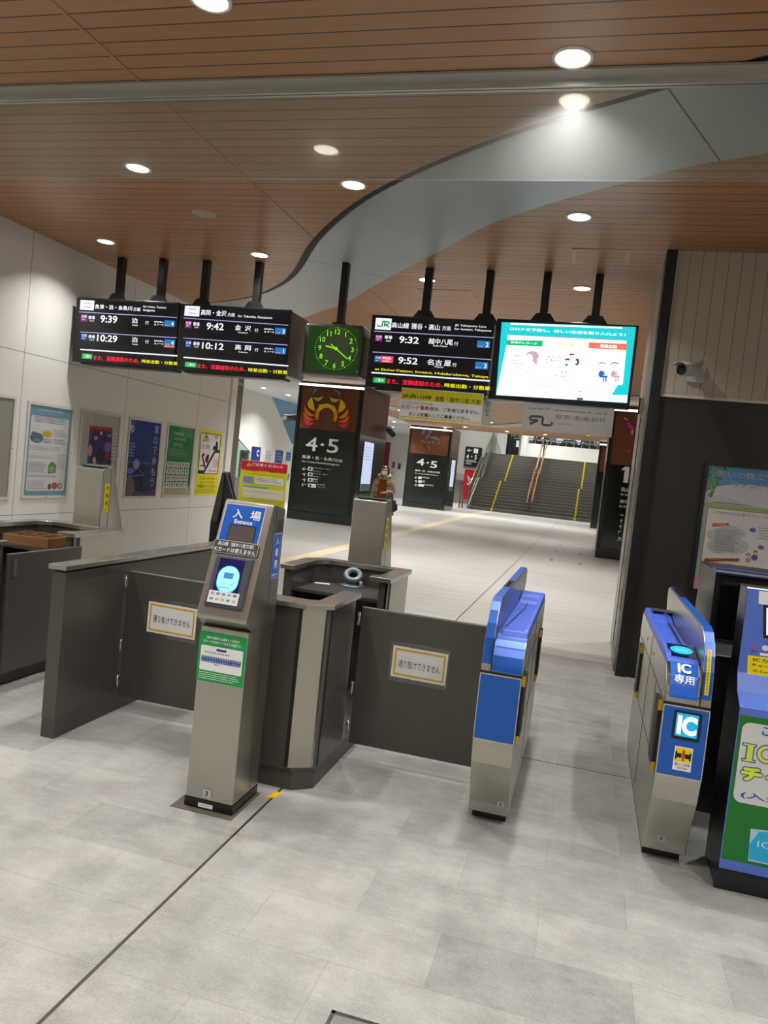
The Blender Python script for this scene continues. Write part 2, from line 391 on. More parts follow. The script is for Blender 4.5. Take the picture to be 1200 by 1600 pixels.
def catmull(P, n=8):
    out = []
    for i in range(len(P)-1):
        p0, p1, p2, p3 = P[max(i-1, 0)], P[i], P[i+1], P[min(i+2, len(P)-1)]
        for k in range(n):
            t = k/n
            out.append(tuple(.5*((2*p1[j])+(-p0[j]+p2[j])*t+(2*p0[j]-5*p1[j]+4*p2[j]-p3[j])*t*t+(-p0[j]+3*p1[j]-3*p2[j]+p3[j])*t**3) for j in range(len(p1))))
    out.append(tuple(P[-1])); return out
def resample(P, n):
    d = [0]
    for a, b in zip(P, P[1:]): d.append(d[-1]+math.dist(a, b))
    out = []; j = 0
    for k in range(n):
        t = d[-1]*k/(n-1)
        while j < len(P)-2 and d[j+1] < t: j += 1
        f = (t-d[j])/max(1e-9, d[j+1]-d[j]); out.append(tuple(P[j][i]+(P[j+1][i]-P[j][i])*f for i in range(len(P[j]))))
    return out

CZ = 3.6       # ceiling height
# ================================================================== THE SETTING
b_ = MB(); b_.quad((-14, -4, 0), (6, -4, 0), (6, 47, 0), (-14, 47, 0), FLOOR); struct(b_.build('floor', solid=False))
# walls of the gate area
b_ = MB(); b_.box(-6.0, -5.8, -4, 11.42, 0, CZ+.3, WALLP); struct(b_.build('wall_left'))
b_ = MB(); b_.box(-6.0, 3.4, -4.2, -4, 0, CZ+.3, WHITE); struct(b_.build('wall_back'))
b_ = MB(); b_.box(3.2, 3.4, -4, 6.85, 0, CZ+.3, WHITE); struct(b_.build('wall_right'))
def make_rib():
    mt, nt, b = nodes('ribbed beige wall board'); pos, x, y, z = xyz(nt)
    rib = math_(nt, 'FRACT', math_(nt, 'DIVIDE', x, .0125)); seam = near0(nt, cell(nt, x, .1, .474), .0018)
    g = math_(nt, 'LESS_THAN', rib, .35)
    c = mixc(nt, math_(nt, 'MULTIPLY', g, .5), lin('b3a798'), lin('8d8274')); c = mixc(nt, seam, c, lin('4f463d'))
    nt.links.new(c, b.inputs['Base Color']); b.inputs['Roughness'].default_value = .5
    return mt
RIB = make_rib()
b_ = MB(); b_.box(.46, 3.3, 6.85, 7.05, 0, CZ+.3, DWALL); struct(b_.build('wall_front'))
b_ = MB(); b_.box(.484, 3.2, 6.835, 6.85, 2.415, CZ, RIB); struct(b_.build('wall_upper_boards'))
tw = pm('pale wall trim', 'c9c4ba', .4)
b_ = MB(); b_.box(.472, 3.2, 6.828, 6.85, 2.395, 2.415, tw).box(.472, .484, 6.828, 6.85, 2.415, CZ, tw); struct(b_.build('trim_1'))
b_ = MB(); b_.box(.46, 3.2, 6.83, 6.85, 0, .1, BLACKM); struct(b_.build('baseboard_front'))
b_ = MB(); b_.box(.385, .47, 6.80, 6.95, 0, CZ, BLACKM); struct(b_.build('trim_2'))
# stainless shutter pocket that turns into the hall
b_ = MB(); RET = pm('satin grey steel lining', '8f8b82', .32, .35)
b_.box(.38, .46, 6.95, 8.32, 0, CZ, RET); struct(b_.build('wall_return'))
b_ = MB()
b_.box(.374, .38, 7.03, 7.05, 0, 2.33, STEELD).box(.374, .38, 7.30, 7.33, 0, 2.33, CHROME).box(.374, .38, 7.62, 7.64, 0, 2.4, BLACKM)
b_.box(.374, .38, 7.05, 7.62, 2.33, 2.345, CHROME)
b_.box(.374, .3805, 7.10, 7.17, .52, .70, BLACKM).box(.376, .3805, 7.36, 7.40, .9, 2.3, BLACKM).box(.372, .385, 6.96, 7.62, 0, .12, STEELD)
struct(b_.build('trim_3'))
b_ = MB(); b_.box(.34, .365, 7.5, 7.53, 2.30, 2.33, CHROME).box(.34, .38, 7.5, 7.515, 2.33, 2.44, CHROME).box(.34, .35, 7.5, 7.53, 2.3, 2.45, CHROME).box(.34, .38, 7.5, 7.53, 2.44, 2.45, CHROME)
tag(b_.build('steel_hook'), 'small square steel hook on the grey lining beside the dark pilaster', 'hook')

# ceiling: near slats, curved silver ribbon, far slats
NE = [(6, 2.4), (3, 3.08), (1.6, 3.58), (.57, 3.98), (.12, 4.24), (-.32, 4.5), (-.87, 4.88), (-1.49, 5.4), (-2.07, 6.02), (-2.72, 6.93), (-3.3, 7.95), (-3.74, 8.6), (-4.33, 9.23), (-4.95, 9.68), (-5.8, 10.1)]
FE = [(6, 3.4), (3, 4.06), (1.6, 4.52), (.77, 4.93), (.39, 5.1), (.02, 5.36), (-.48, 5.75), (-1.05, 6.3), (-1.56, 7.0), (-2.41, 8.15), (-3.24, 9.35), (-3.87, 10.05), (-4.5, 10.68), (-5.8, 11.42)]
NEs = resample(catmull(NE), 120); FEs = resample(catmull(FE), 120)
def inset(P, d):
    out = []
    for i, p in enumerate(P):
        a = P[max(i-1, 0)]; b = P[min(i+1, len(P)-1)]; t = V((b[0]-a[0], b[1]-a[1])).normalized(); n = V((t.y, -t.x))
        if n.y > 0: n = -n
        out.append((p[0]+n.x*d, p[1]+n.y*d))
    return out
r_ = .13; prof = [(.13, 0), (.10, .002), (.06, .006), (.03, .014), (.012, .03), (.004, .05), (0, .06)]
b_ = MB(); edge = inset(NEs, r_)
b_.strip([(p[0], -4, CZ) for p in edge], [(p[0], p[1], CZ) for p in edge], WOOD)
EDGE_SHADE = pm('black shade along the slat edge', '0c0a09', .5, 0, .2)  # matte black put in for the shade where the slats meet the ribbon
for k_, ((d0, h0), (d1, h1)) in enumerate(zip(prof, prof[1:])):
    b_.strip([(p[0], p[1], CZ+h0) for p in inset(NEs, d0)], [(p[0], p[1], CZ+h1) for p in inset(NEs, d1)], WOOD if k_ < 1 else EDGE_SHADE, True)
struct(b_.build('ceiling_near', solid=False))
b_ = MB(); b_.strip([(p[0], p[1], CZ+.05) for p in inset(NEs, .003)], [(p[0], p[1], CZ) for p in FEs], RIBBON, True)
struct(b_.build('ceiling_ribbon', solid=False))
b_ = MB(); jm = ink('4c4c4a')
def nearest(P, q): return min(P, key=lambda p: math.dist(p, q))
for q0, q1 in (((.12, 4.25), (.57, 5.0)), ((-3.1, 7.7), (-2.4, 8.12))):
    a = V((*nearest(NEs, q0), CZ+.048)); c = V((*nearest(FEs, q1), CZ-.002)); d = (c-a).normalized().cross(V((0, 0, 1))).normalized()*.005; b_.quad(a+d, c+d, c-d, a-d, jm)
struct(b_.build('trim_4', solid=False))
b_ = MB(); FY = 33.5
b_.strip([(p[0], p[1], CZ) for p in FEs], [(p[0], FY, CZ) for p in FEs], WOOD)
b_.quad((-7.8, 11.42, CZ), (-5.8, 11.42, CZ), (-5.8, FY, CZ), (-7.8, FY, CZ), WOOD)
b_.quad((-7.8, FY, CZ), (6, FY, CZ), (6, FY, CZ+3.2), (-7.8, FY, CZ+3.2), WHITEC)
struct(b_.build('ceiling_far', solid=False))
b_ = MB(); b_.quad((-14, 11.42, CZ), (-7.8, 11.42, CZ), (-7.8, 46, CZ), (-14, 46, CZ), WHITEC); struct(b_.build('ceiling_hall', solid=False))
b_ = MB(); b_.quad((-7.8, FY, 6.8), (6, FY, 6.8), (6, 52, 6.8), (-7.8, 52, 6.8), WHITEC)
b_.quad((-7.8, FY, CZ), (-7.8, 46, CZ), (-7.8, 46, 6.8), (-7.8, FY, 6.8), WHITEC); struct(b_.build('ceiling_stairwell', solid=False))
# seams and service hatches in the slats
b_ = MB(); sm_ = pm('slat seam strip', 'a5795a', .4)
for y0, y1 in ((-4, 6.75), (8.6, 18)): b_.box(-2.75, -2.728, y0, y1, CZ-.004, CZ, sm_)
struct(b_.build('trim_5'))
b_ = MB(); ht = pm('hatch frame', 'b59a80', .4)
for x0, x1, y0, y1 in ((-.39, .09, 6.85, 7.3), (-2.15, -1.53, 8.5, 9.0)):
    for (a, c, d, e) in ((x0, x0+.015, y0, y1), (x0+.022, x0+.03, y0, y1), (x1-.015, x1, y0, y1), (x1-.03, x1-.022, y0, y1), (x0, x1, y0, y0+.006)): b_.box(a, c, d, e, CZ-.004, CZ, ht)
struct(b_.build('trim_6'))
# a second grey ribbon with a black slit crosses the slats of the hall
R2 = resample(catmull([(-7.8, 17.6), (-6.1, 19.2), (-4.5, 20.4), (-2.7, 19.9), (-1.9, 19.5), (-.6, 18.2), (.53, 16.9), (1.5, 16.3), (3, 16)]), 60)
R3 = resample(catmull([(-7.8, 23.2), (-6.8, 24.0), (-6.25, 24.4), (-5.0, 27.2), (-3.87, 28.6), (-2.52, 26.5), (-1, 24.5), (3, 22.5)]), 60)
b_ = MB(); gr = pm('grey hall ribbon', 'a3a29c', .4)
for R_, w_, wb in ((R2, .55, .12), (R3, 1.3, .28)):
    b_.strip([(p[0], p[1], CZ-.006) for p in R_], [(p[0], p[1]+wb, CZ-.006) for p in R_], BLACKM)
    b_.strip([(p[0], p[1]+wb, CZ-.006) for p in R_], [(p[0], p[1]+wb+w_, CZ-.006) for p in R_], gr)
struct(b_.build('trim_7', solid=False))

# hall walls
b_ = MB(); b_.box(-14, -6.0, 11.22, 11.42, 0, CZ+.3, WHITE); struct(b_.build('wall_hall_near'))
b_ = MB(); b_.box(3.2, 3.4, 7.05, 51, 0, 6.9, WHITE).box(3.3, 6, 6.85, 7.05, 0, 3.9, WHITE); struct(b_.build('wall_hall_right'))
b_ = MB(); b_.box(-11.1, -10.9, 11.42, 31, 0, CZ+.1, WHITE).box(-14, -10.9, 30.8, 31, 0, CZ+.1, WHITE).box(-14.2, -14, 30.8, 42.7, 0, CZ+.1, WHITE); struct(b_.build('wall_hall_left'))
hp = Panel((-10.9, 24, CZ), (0, 1, 0), (0, 0, -1), .004)
hp.Q([(425, 620), (470, 618), (475, 690), (456, 694)], BLUEW, 1); hp.Q([(456, 694), (475, 690), (475, 745), (446, 745)], TEALW, 1); hp.Q([(425, 619), (430, 622), (428, 628)], BLUEW, 1)
struct(hp.build('wall_hall_graphic'))
b_ = MB(); b_.box(-14, -7.4, 42.5, 42.7, 0, CZ+.1, WHITE); struct(b_.build('wall_hall_far'))
b_ = MB(); b_.box(-9, -4.95, 45.5, 45.7, 0, 6.8, pm('pale grey stair wall', 'bdbcb6', .5)); struct(b_.build('wall_stairs'))
b_ = MB(); b_.box(-9, -6.3, 44.9, 45.5, 1.35, 1.75, pm('grey ledge', 'a2a19b', .5)); struct(b_.build('trim_8'))
b_ = MB(); b_.box(-6.5, -6.0, 11.9, 12.1, 0, CZ, pm('bright white pier', 'e6e6e2', .4)); struct(b_.build('wall_pier'))
b_ = MB(); b_.box(-6.3, -6.01, 12.1, 12.34, 0, CZ-.05, STEELD).box(-6.3, -6.0, 12.1, 12.34, 2.72, 2.76, ALU); struct(b_.build('trim_9'))
# window wall at the top of the stairs
b_ = MB(); LZ = 3.1
b_.box(-4.26, 3.3, 50.2, 50.4, LZ, 4.15, WHITE).box(-4.26, 3.3, 50.2, 50.4, 5.6, 6.8, WHITE).box(-5.0, -4.2, 45.6, 51, LZ, 6.8, WHITE); struct(b_.build('wall_landing'))
b_ = MB(); b_.box(-4.2, 3.2, 50.28, 50.30, 4.15, 5.6, COVER); struct(b_.build('window_1'))
b_ = MB(); b_.box(-6.2, 3.3, 45.0, 51, LZ-.2, LZ, FLOOR); struct(b_.build('floor_landing'))

# ================================================================== LIGHTS: ceiling downlights
DIFF = em('lamp diffuser', 'fff6e8', 14)
RING = pm('downlight ring', 'd8d6d0', .35)
def downlight(x, y, label, group, power, small=False, z=CZ):
    t = thing('downlight', label, 'ceiling light', (x, y, z), group)
    b = MB(); b.lathe([(.1, 0), (.1, -.006), (.094, -.009), (.083, -.009), (.08, -.004)], (x, y, z), RING, 32); b.build('trim_ring', t)
    b = MB(); b.lathe([(.081, -.0045), (.05, -.0045), (.0005, -.0045)], (x, y, z), DIFF, 32, smooth=False); b.build('diffuser', t, solid=False)
    ld = bpy.data.lights.new('bulb', 'AREA'); ld.shape = 'DISK'; ld.size = .11; ld.energy = power; ld.color = (1, .975, .935); ld.spread = math.radians(120)
    lo = bpy.data.objects.new('bulb', ld); COL.objects.link(lo); lo.parent = t; lo.location = (0, 0, -.012)
    return t
NEARG = 'downlights in the slatted ceiling over the gates'
named = {(-1.93, 3.25): 'round white downlight cut off by the top edge of the photo',
         (-.32, 3.84): 'largest fully visible round downlight, just in front of the glass curtain rail',
         (-1.93, 5.45): 'round downlight just below the glass curtain edge beside the painted shade along the ribbon',
         (-.32, 6.05): 'round downlight beyond the silver ribbon between it and the ceiling hatch',
         (-.32, 8.18): 'round downlight directly above the blue information screen',
         (-1.93, 8.09): 'round downlight partly hidden by the left pole of the second pair of boards',
         (-5.15, 7.05): 'round downlight closest to the white poster wall',
         (-3.54, 7.35): 'round downlight behind the ceiling speaker above the second departure board',
         (-3.54, 5.15): 'round downlight seen through the glass curtain above the poster wall side'}
spots = list(named) + [(-.32, 1.64), (-.32, -.56), (-.32, -2.76), (-1.93, 1.05), (-1.93, -1.15), (-1.93, -3.3), (-3.54, 2.95), (-3.54, .75), (-3.54, -1.45), (-5.15, 4.85), (-5.15, 2.65), (-5.15, .45), (-5.15, -1.75),
         (1.29, 4.35), (1.29, 2.15), (1.29, -.05), (1.29, -2.25), (2.75, 3.2), (2.75, 1.0), (2.75, -1.2)]
for x, y in spots: downlight(x, y, named.get((x, y), 'round white downlight in the slatted ceiling behind the camera position'), NEARG, LAMP_W)
HG = 'downlights of the hall beyond the gates'
hs = []
for px_, py_ in ((412, 606), (450, 617), (602, 630), (625, 641), (597, 651), (616, 659), (727, 667), (767, 660), (792, 674), (852, 679), (919, 680), (702, 671)):
    p = atz(px_, py_, CZ); hs.append((p.x, min(p.y, 33.0)))
hs += [(-4.2, 13), (-4.2, 17), (-1.0, 11), (-1.0, 15), (2, 10), (2, 14), (2, 19), (-8.5, 14), (-8.5, 18), (-9.2, 23), (-9.2, 28), (-9.5, 36), (-5, 22.6), (-1, 22), (2, 25), (2, 30), (-3, 12.5), (-9.0, 40)]  # extra lamps out of view, added to light the hall more evenly
for i, (x, y) in enumerate(hs): downlight(x, y, 'small bright downlight in the hall ceiling far beyond the gates, where extra ones are added', HG, HALL_W)
for i, (x, y) in enumerate([(-4.5, 37), (-1, 37), (-4.5, 42), (-1, 42), (-2.5, 47), (1.5, 40), (1, 47.5), (-3, 49), (-7.0, 39.5), (-7.0, 43.0)]):
    downlight(x, y, 'unseen round downlight added high over the staircase', 'added downlights over the staircase', HALL_W*2.2, z=6.8)  # unseen lamps, added to brighten the stairwell and the wall left of it

# ceiling speaker
t = thing('ceiling_speaker', 'round grey speaker grille flush in the slatted ceiling', 'speaker', (-3.52, 6.13, CZ))
b = MB(); b.lathe([(.1, 0), (.1, -.006), (.092, -.008), (.086, -.006)], (-3.52, 6.13, CZ), pm('speaker rim', 'b9a893', .4)); b.build('rim', t)
b = MB(); b.lathe([(.087, -.005), (.04, -.006), (.0005, -.0062)], (-3.52, 6.13, CZ), pm('speaker grille', 'a59c8e', .5)); b.build('grille', t)
# hanging glass smoke curtain across the whole ceiling
t = thing('glass_smoke_curtain', 'wide clear glass pane hanging across the slatted ceiling from an aluminium rail', 'glass curtain', (-1.5, 4.05, 3.1))
b = MB(); b.box(-5.8, 3.2, 4.045, 4.055, 3.10, CZ-.02, GLASS); b.build('pane', t)
b = MB(); b.box(-5.8, 3.2, 3.93, 4.075, CZ-.012, CZ, pm('curtain rail flange', 'a49c8f', .4)).box(-5.8, 3.2, 4.028, 4.045, CZ-.04, CZ-.012, ALU).box(-5.8, 3.2, 4.055, 4.075, CZ-.04, CZ-.012, ALU); b.build('rail', t)

# ================================================================== HANGING BOARDS
WT = lit('f4f6ff', 1.0); LB = lit('0d0e14', .5); BOARD = pm('board black plastic', '0d0d10', .35)
RED = lit('ff2038', 1.1); YLW = lit('f5f012', 1.0); GRN = lit('00c058', .9); SKYB = lit('1f7fc8', .9); PURP = lit('a02090', .7); DKB = lit('14509a', .8); PINKR = lit('ff4a60', .9); ORG = lit('ff8030', .9)
LINE = lit('b8b4e8', .8)
HANG = pm('hanger black steel', '0e0e0f', .38)
def hanger(x, zt, parent, y=7.66, w_=.075):
    b = MB(); b.box(x-w_/2, x+w_/2, y-w_/2, y+w_/2, zt, CZ, HANG); h = b.build('hanger_pole', parent, bevel=.003)
    b = MB(); b.prism([(x-.13, zt), (x-.13, zt+.03), (x-.065, zt+.12), (x+.065, zt+.12), (x+.13, zt+.03), (x+.13, zt)], 1, y-.045, y-.038, HANG).box(x-.132, x+.132, y-.06, y+.06, zt, zt+.012, HANG)
    b.build('gusset_plate', h)
def board(x0, x1, z0, z1, hx, label, draw, crop, yf=7.4, depth=.5):
    t = thing('departure_board', label, 'departure board', ((x0+x1)/2, 7.66, z0), 'hanging departure boards')
    b = MB(); b.box(x0, x1, yf+.02, yf+.02+depth, z0+.03, z1-.01, pm('board housing grey', '6f7276', .3, .5)); b.build('housing', t, bevel=.01)
    b = MB(); b.box(x0, x1, yf, yf+.03, z0, z1, BOARD); b.box(x0+.1, x1-.02, yf+.02, yf+.2, z0-.02, z0+.005, BOARD); b.build('front_frame', t, bevel=.004)
    p = Panel((x0, yf, z1), (1, 0, 0), (0, 0, -1), .0008, crop=crop)
    p.rect(.02, .02, x1-x0-.04, z1-z0-.06, LB, 1); draw(p); p.build('screen', t)
    for x in hx: hanger(x, z1-.01, t)
    return t
def track(p, x0, y0, x1, y1, n, orange=False):
    p.B(x0, y0, x1, y1, SKYB, 2); a, c = p.px(x0, y0); e, f = p.px(x1, y1); w_, h = e-a, f-c
    p.rect(a, c+h*.62, w_*.6, h*.3, DKB, 3); p.text('のりば', a+w_*.06, c+h*.66, WT, w_*.46, h*.22, 4); p.text(n, a+w_*.79, c+h*.18, WT, None, h*.66, 4, .02, False, 'C')
    if orange: p.rect(a, c+h*1.0, w_, h*.28, ORG, 3)
def kind_box(p, x0, y0, x1, y1, m_, t1): p.B(x0, y0, x1, y1, m_, 2); a, c = p.px(x0, y0); e, f = p.px(x1, y1); p.text(t1, a+(e-a)*.1, c+(f-c)*.1, WT, (e-a)*.8, (f-c)*.4, 3); p.rows(a+(e-a)*.2, c+(f-c)*.65, (e-a)*.6, (f-c)*.22, 1, WT, 3)
def ain_logo(p, x0, y0, x1, y1):
    p.B(x0, y0, x1, y1, WT, 2); a, c = p.px(x0, y0); e, f = p.px(x1, y1); w_, h = e-a, f-c; tl = lit('2f9a92', .8)
    p.ell(a+w_*.5, c+h*.16, w_*.3, h*.2, tl, 3, 20, 20, 160); p.ell(a+w_*.5, c+h*.10, w_*.3, h*.2, WT, 4, 20, 20, 160)
    p.ell(a+w_*.5, c+h*.86, w_*.3, h*.2, tl, 3, 20, 200, 340); p.ell(a+w_*.5, c+h*.92, w_*.3, h*.2, WT, 4, 20, 200, 340)
def b1(p):
    ain_logo(p, 82, 280, 147, 332)
    p.T('魚津・泊・糸魚川', 155, 301, 335, 333, WT, bold=.02); p.T('方面', 343, 316, 377, 336, WT)
    p.T('for Uozu, Tomari,', 392, 307, 505, 325, WT); p.T('Itoigawa', 392, 324, 448, 341, WT)
    p.L(75, 339, 558, 367, .008, LINE); p.L(80, 438, 557, 467, .008, LINE); p.L(80, 524, 560, 556, .014, WT)
    for y, tm, x0, a, kb, bm, og in ((350, '9:39', 182, 355, '先発', PURP, 0), (444, '10:29', 165, 450, '次発', DKB, 1)):
        kind_box(p, 85, y, 114, y+37, bm, kb); p.T('普通', 122, y+8, 152, y+26, WT, bold=.03); p.T('Local', 127, y+28, 148, y+37, WT)
        p.T(tm, x0, a, 262, a+41, WT, bold=.02); p.T('泊', 336, y+19, 361, y+46, WT, bold=.02); p.T('Tomari', 336, y+50, 364, y+59, WT)
        p.T('行', 402, y+34, 418, y+52, WT); p.T('乗車位置No.', 446, y+34, 494, y+44, WT, bold=.03); p.T('A 1～4', 446, y+46, 490, y+58, WT, bold=.02)
        track(p, 497, y+30, 545, y+64, '4', og)
    p.B(90, 543, 139, 573, GRN); p.T('ご案内', 100, 549, 131, 567, WT)
    p.T('また、混雑緩和のため、', 148, 553, 372, 593, RED, bold=.02); p.T('時差出勤・分散乗', 385, 573, 560, 603, YLW, bold=.02)
def b2(p):
    ain_logo(p, 598, 308, 667, 362)
    p.T('高岡・金沢', 678, 327, 800, 361, WT, bold=.02); p.T('方面', 808, 343, 842, 363, WT); p.T('for Takaoka, Kanazawa', 860, 353, 1027, 376, WT)
    p.L(590, 369, 1107, 405, .008, LINE); p.L(590, 468, 1105, 503, .008, LINE); p.L(590, 563, 1107, 606, .014, WT)
    for y, tm, x0, d1, d2, n, en, kb, bm, ab in ((383, '9:42', 705, '金', '沢', '3', 'Kanazawa', '先発', PURP, 'A 3～4'), (480, '10:12', 683, '高', '岡', '1', 'Takaoka', '次発', DKB, 'A 1～4')):
        kind_box(p, 600, y, 628, y+36, bm, kb); p.T('普通', 639, y+6, 668, y+25, WT, bold=.03); p.T('Local', 645, y+27, 663, y+36, WT)
        p.T(tm, x0, y+8, 787, y+48, WT, bold=.02); p.T(d1, 846, y+19, 873, y+47, WT, bold=.02); p.T(d2, 895, y+24, 921, y+51, WT, bold=.02); p.T(en, 860, y+53, 907, y+63, WT)
        p.T('行', 942, y+38, 958, y+56, WT); p.T('乗車位置No.', 988, y+36, 1035, y+46, WT, bold=.03); p.T(ab, 988, y+49, 1035, y+61, WT, bold=.02); track(p, 1043, y+34, 1094, y+69, n)
    p.B(598, 585, 653, 614, GRN); p.T('ご案内', 608, 591, 644, 608, WT)
    p.T('また、混雑緩和のため、', 660, 594, 895, 634, RED, bold=.02); p.T('時差出勤・分散乗', 911, 615, 1102, 648, YLW, bold=.02)
def b3(p):
    p.B(492, 322, 568, 386, WT); jg = lit('0a9a5a', .9)
    a, c = p.px(492, 322); e, f = p.px(568, 386); w_, h = e-a, f-c; k = w_*.085
    def seg(pts):
        for q0, q1 in zip(pts, pts[1:]): p.line(a+w_*q0[0], c+h*q0[1], a+w_*q1[0], c+h*q1[1], k, jg, 3)
    seg([(.13, .58), (.13, .66), (.2, .72), (.38, .72), (.45, .66), (.45, .25)]); seg([(.58, .75), (.58, .29), (.8, .29), (.86, .35), (.86, .45), (.8, .52), (.6, .52), (.88, .76)]); seg([(.42, .29), (.6, .29)])
    p.T('高山線', 575, 345, 662, 378, WT, bold=.02); p.T('猪谷・高山', 678, 350, 822, 388, WT, bold=.02); p.T('方面', 838, 364, 880, 389, WT)
    p.T('JR Takayama Line', 903, 355, 1066, 377, WT, bold=.015); p.T('for Inotani, Takayama', 902, 374, 1092, 398, WT, bold=.015)
    p.L(482, 392, 1105, 426, .008, LINE); p.L(475, 500, 1092, 540, .008, LINE); p.L(468, 607, 1084, 651, .014, WT)
    kind_box(p, 490, 410, 523, 446, PURP, '先発'); p.T('普通', 538, 413, 575, 433, WT, bold=.03); p.T('Local', 545, 436, 568, 447, WT)
    p.T('9:32', 615, 417, 713, 459, WT, bold=.02); p.T('越中八尾', 768, 428, 890, 465, WT, bold=.02); p.T('行', 899, 447, 919, 468, WT); p.T('Etchu-Yatsuo', 790, 462, 863, 475, WT); track(p, 1020, 440, 1083, 481, '2')
    kind_box(p, 485, 518, 518, 556, DKB, '次発'); p.B(519, 519, 579, 558, PINKR); p.T('特急', 526, 525, 571, 540, WT, bold=.03); p.R(527, 544, 572, 556, 1, WT)
    p.T('9:52', 609, 525, 707, 567, WT, bold=.02); p.T('名', 760, 537, 792, 569, WT, bold=.02); p.T('古', 803, 540, 834, 572, WT, bold=.02); p.T('屋', 848, 543, 880, 575, WT, bold=.02); p.T('行', 891, 557, 910, 578, WT); p.T('Nagoya', 797, 572, 842, 585, WT); track(p, 1010, 550, 1073, 592, '3')
    p.T('at Etchu-Yatsuo, Inotani, Hidafurukawa, Takaya', 487, 582, 1076, 640, YLW, bold=.015)
    p.B(478, 631, 540, 663, GRN); p.T('ご案内', 490, 637, 530, 656, WT)
    p.T('また、混雑緩和のため、', 550, 638, 838, 686, RED, bold=.02); p.T('時差出勤・分散乗', 850, 662, 1085, 701, YLW, bold=.02)
C1 = (100, 380, 3.1579); C2 = (440, 400, 3.3333); C3 = (760, 420, 4.0)
board(-5.715, -4.44, 2.375, 3.082, (-5.36, -4.835), 'black departure board with 9:39 and 10:29 to Tomari nearest the white poster wall', b1, C1)
board(-4.425, -3.155, 2.37, 3.07, (-4.30, -3.676), 'black departure board showing 9:42 to Kanazawa and 10:12 to Takaoka', b2, C1)
board(-2.285, -1.065, 2.345, 3.062, (-1.809, -1.189), 'black departure board with green logo showing 9:32 and 9:52 trains', b3, C2)

# information screen
t = thing('information_screen', 'flat television showing a white and turquoise health notice, hung on two poles', 'screen', (-.4, 7.66, 2.33))
b = MB(); b.box(-1.045, .255, 7.41, 7.50, 2.325, 3.09, pm('screen frame', '0b0c1c', .3)); b.box(-.8, .0, 7.5, 7.62, 2.45, 2.95, BOARD); b.box(-.75, .14, 7.60, 7.93, 2.47, 2.49, BOARD); b.build('housing', t, bevel=.006)
p = Panel((-1.045, 7.41, 3.09), (1, 0, 0), (0, 0, -1), .0008, crop=(780, 500, 5.4545))
CYN = lit('12d8e0', 1.0); SCW = lit('fdfdff', 1.25); SCG = lit('10c878', 1.0); SCO = lit('f47a5e', 1.0); SCY = lit('e6e41e', 1.0); PU = lit('6a4aa0', .8); MAR = lit('8a3038', .8); SB = lit('1a78c8', .9); PK = lit('d8b8c8', .9); GY = lit('b8b8bc', .8); TEA = lit('30a0a8', .9); NAV = lit('202848', .8)
p.Q([(22, 18), (1166, 60), (1090, 708), (-28, 640)], CYN, 1)
p.Q([(62, 214), (75, 128), (1085, 178), (1080, 285), (1052, 555), (1010, 553), (958, 640), (1092, 640), (1088, 706), (-26, 638)], SCW, 2)
p.Q([(98, 24), (1050, 62), (1048, 80), (98, 42)], SCW, 2)
fr = lit('a8a0b0', .8)
for q in ((62, 42, 1108, 80), (60, 124, 1100, 166)): p.L(*q, .006, fr, 3)
p.L(65, 42, 60, 124, .006, fr, 3); p.L(1108, 80, 1100, 166, .006, fr, 3)
p.Q([(66, 44), (1106, 82), (1099, 163), (62, 122)], CYN, 3)
p.T('コロナを予防し、新しい生活を取り入れよう！', 92, 62, 1075, 140, SCW, 5, .035)
p.Q([(66, 172), (371, 176), (368, 228), (62, 212)], SCG, 3); p.T('在宅テレワーク', 100, 180, 318, 212, SCW, 5, .03)
p.T('１密・対策', 487, 192, 635, 228, SCY, 4, .02)
p.Q([(765, 190), (1090, 204), (1086, 258), (760, 240)], SCO, 3); p.T('時差出勤', 865, 206, 1000, 245, SCW, 5, .04)
p.E(232, 262, 333, 350, PK, 3); p.E(226, 288, 282, 372, SCW, 4); p.Q([(290, 330), (325, 340), (318, 385), (285, 350)], PK, 3)
for q in ((110, 345, 175, 350), (110, 370, 205, 373), (68, 355, 100, 358), (130, 398, 170, 400), (225, 445, 270, 450), (120, 300, 200, 308)): p.L(*q, .005, GY, 3)
p.E(270, 385, 300, 440, lit('eceaf0', 1.1), 3)
for k, (x, y) in enumerate([(410, 330), (410, 352), (450, 340), (470, 345), (505, 342), (430, 312), (465, 312), (510, 312), (490, 470), (540, 480), (565, 478), (540, 440), (575, 445), (560, 503)]):
    p.E(x-10, y-9, x+10, y+9, (TEA, GY, NAV)[k % 3], 3, n=7); p.E(x-4, y-9, x+12, y+5, SCW, 4, n=8)
for x, y, rx, ry, m_ in ((620, 296, 20, 12, MAR), (582, 338, 20, 12, MAR), (663, 358, 16, 30, MAR), (574, 383, 13, 11, TEA)): p.E(x-rx, y-ry, x+rx, y+ry, m_, 3)
p.E(607, 298, 640, 330, SCW, 4); p.E(563, 342, 602, 366, SCW, 4); p.E(640, 345, 664, 372, SCW, 4)
for x, m_, hm in ((880, SB, PU), (985, PK, NAV)):
    p.E(x-33, 358, x+30, 410, hm, 3); p.E(x-36, 366, x+33, 425, SCW, 4); p.E(x-30, 430, x+2, 490, m_, 5); p.Q([(x+8, 430), (x+16, 430), (x+18, 470), (x+4, 470)], m_, 5)
    p.Q([(x-20, 472), (x+44, 476), (x+44, 490), (x-18, 490)], m_, 5); p.Q([(x+4, 485), (x+14, 486), (x+12, 530), (x+2, 530)], m_, 5); p.Q([(x+24, 487), (x+36, 488), (x+34, 528), (x+22, 528)], m_, 5)
p.R(410, 248, 495, 262, 1, GY, 3, 3); p.R(575, 252, 665, 266, 1, GY, 3, 4); p.R(485, 398, 570, 412, 1, GY, 3, 6); p.R(790, 318, 940, 326, 1, GY, 3, 5)
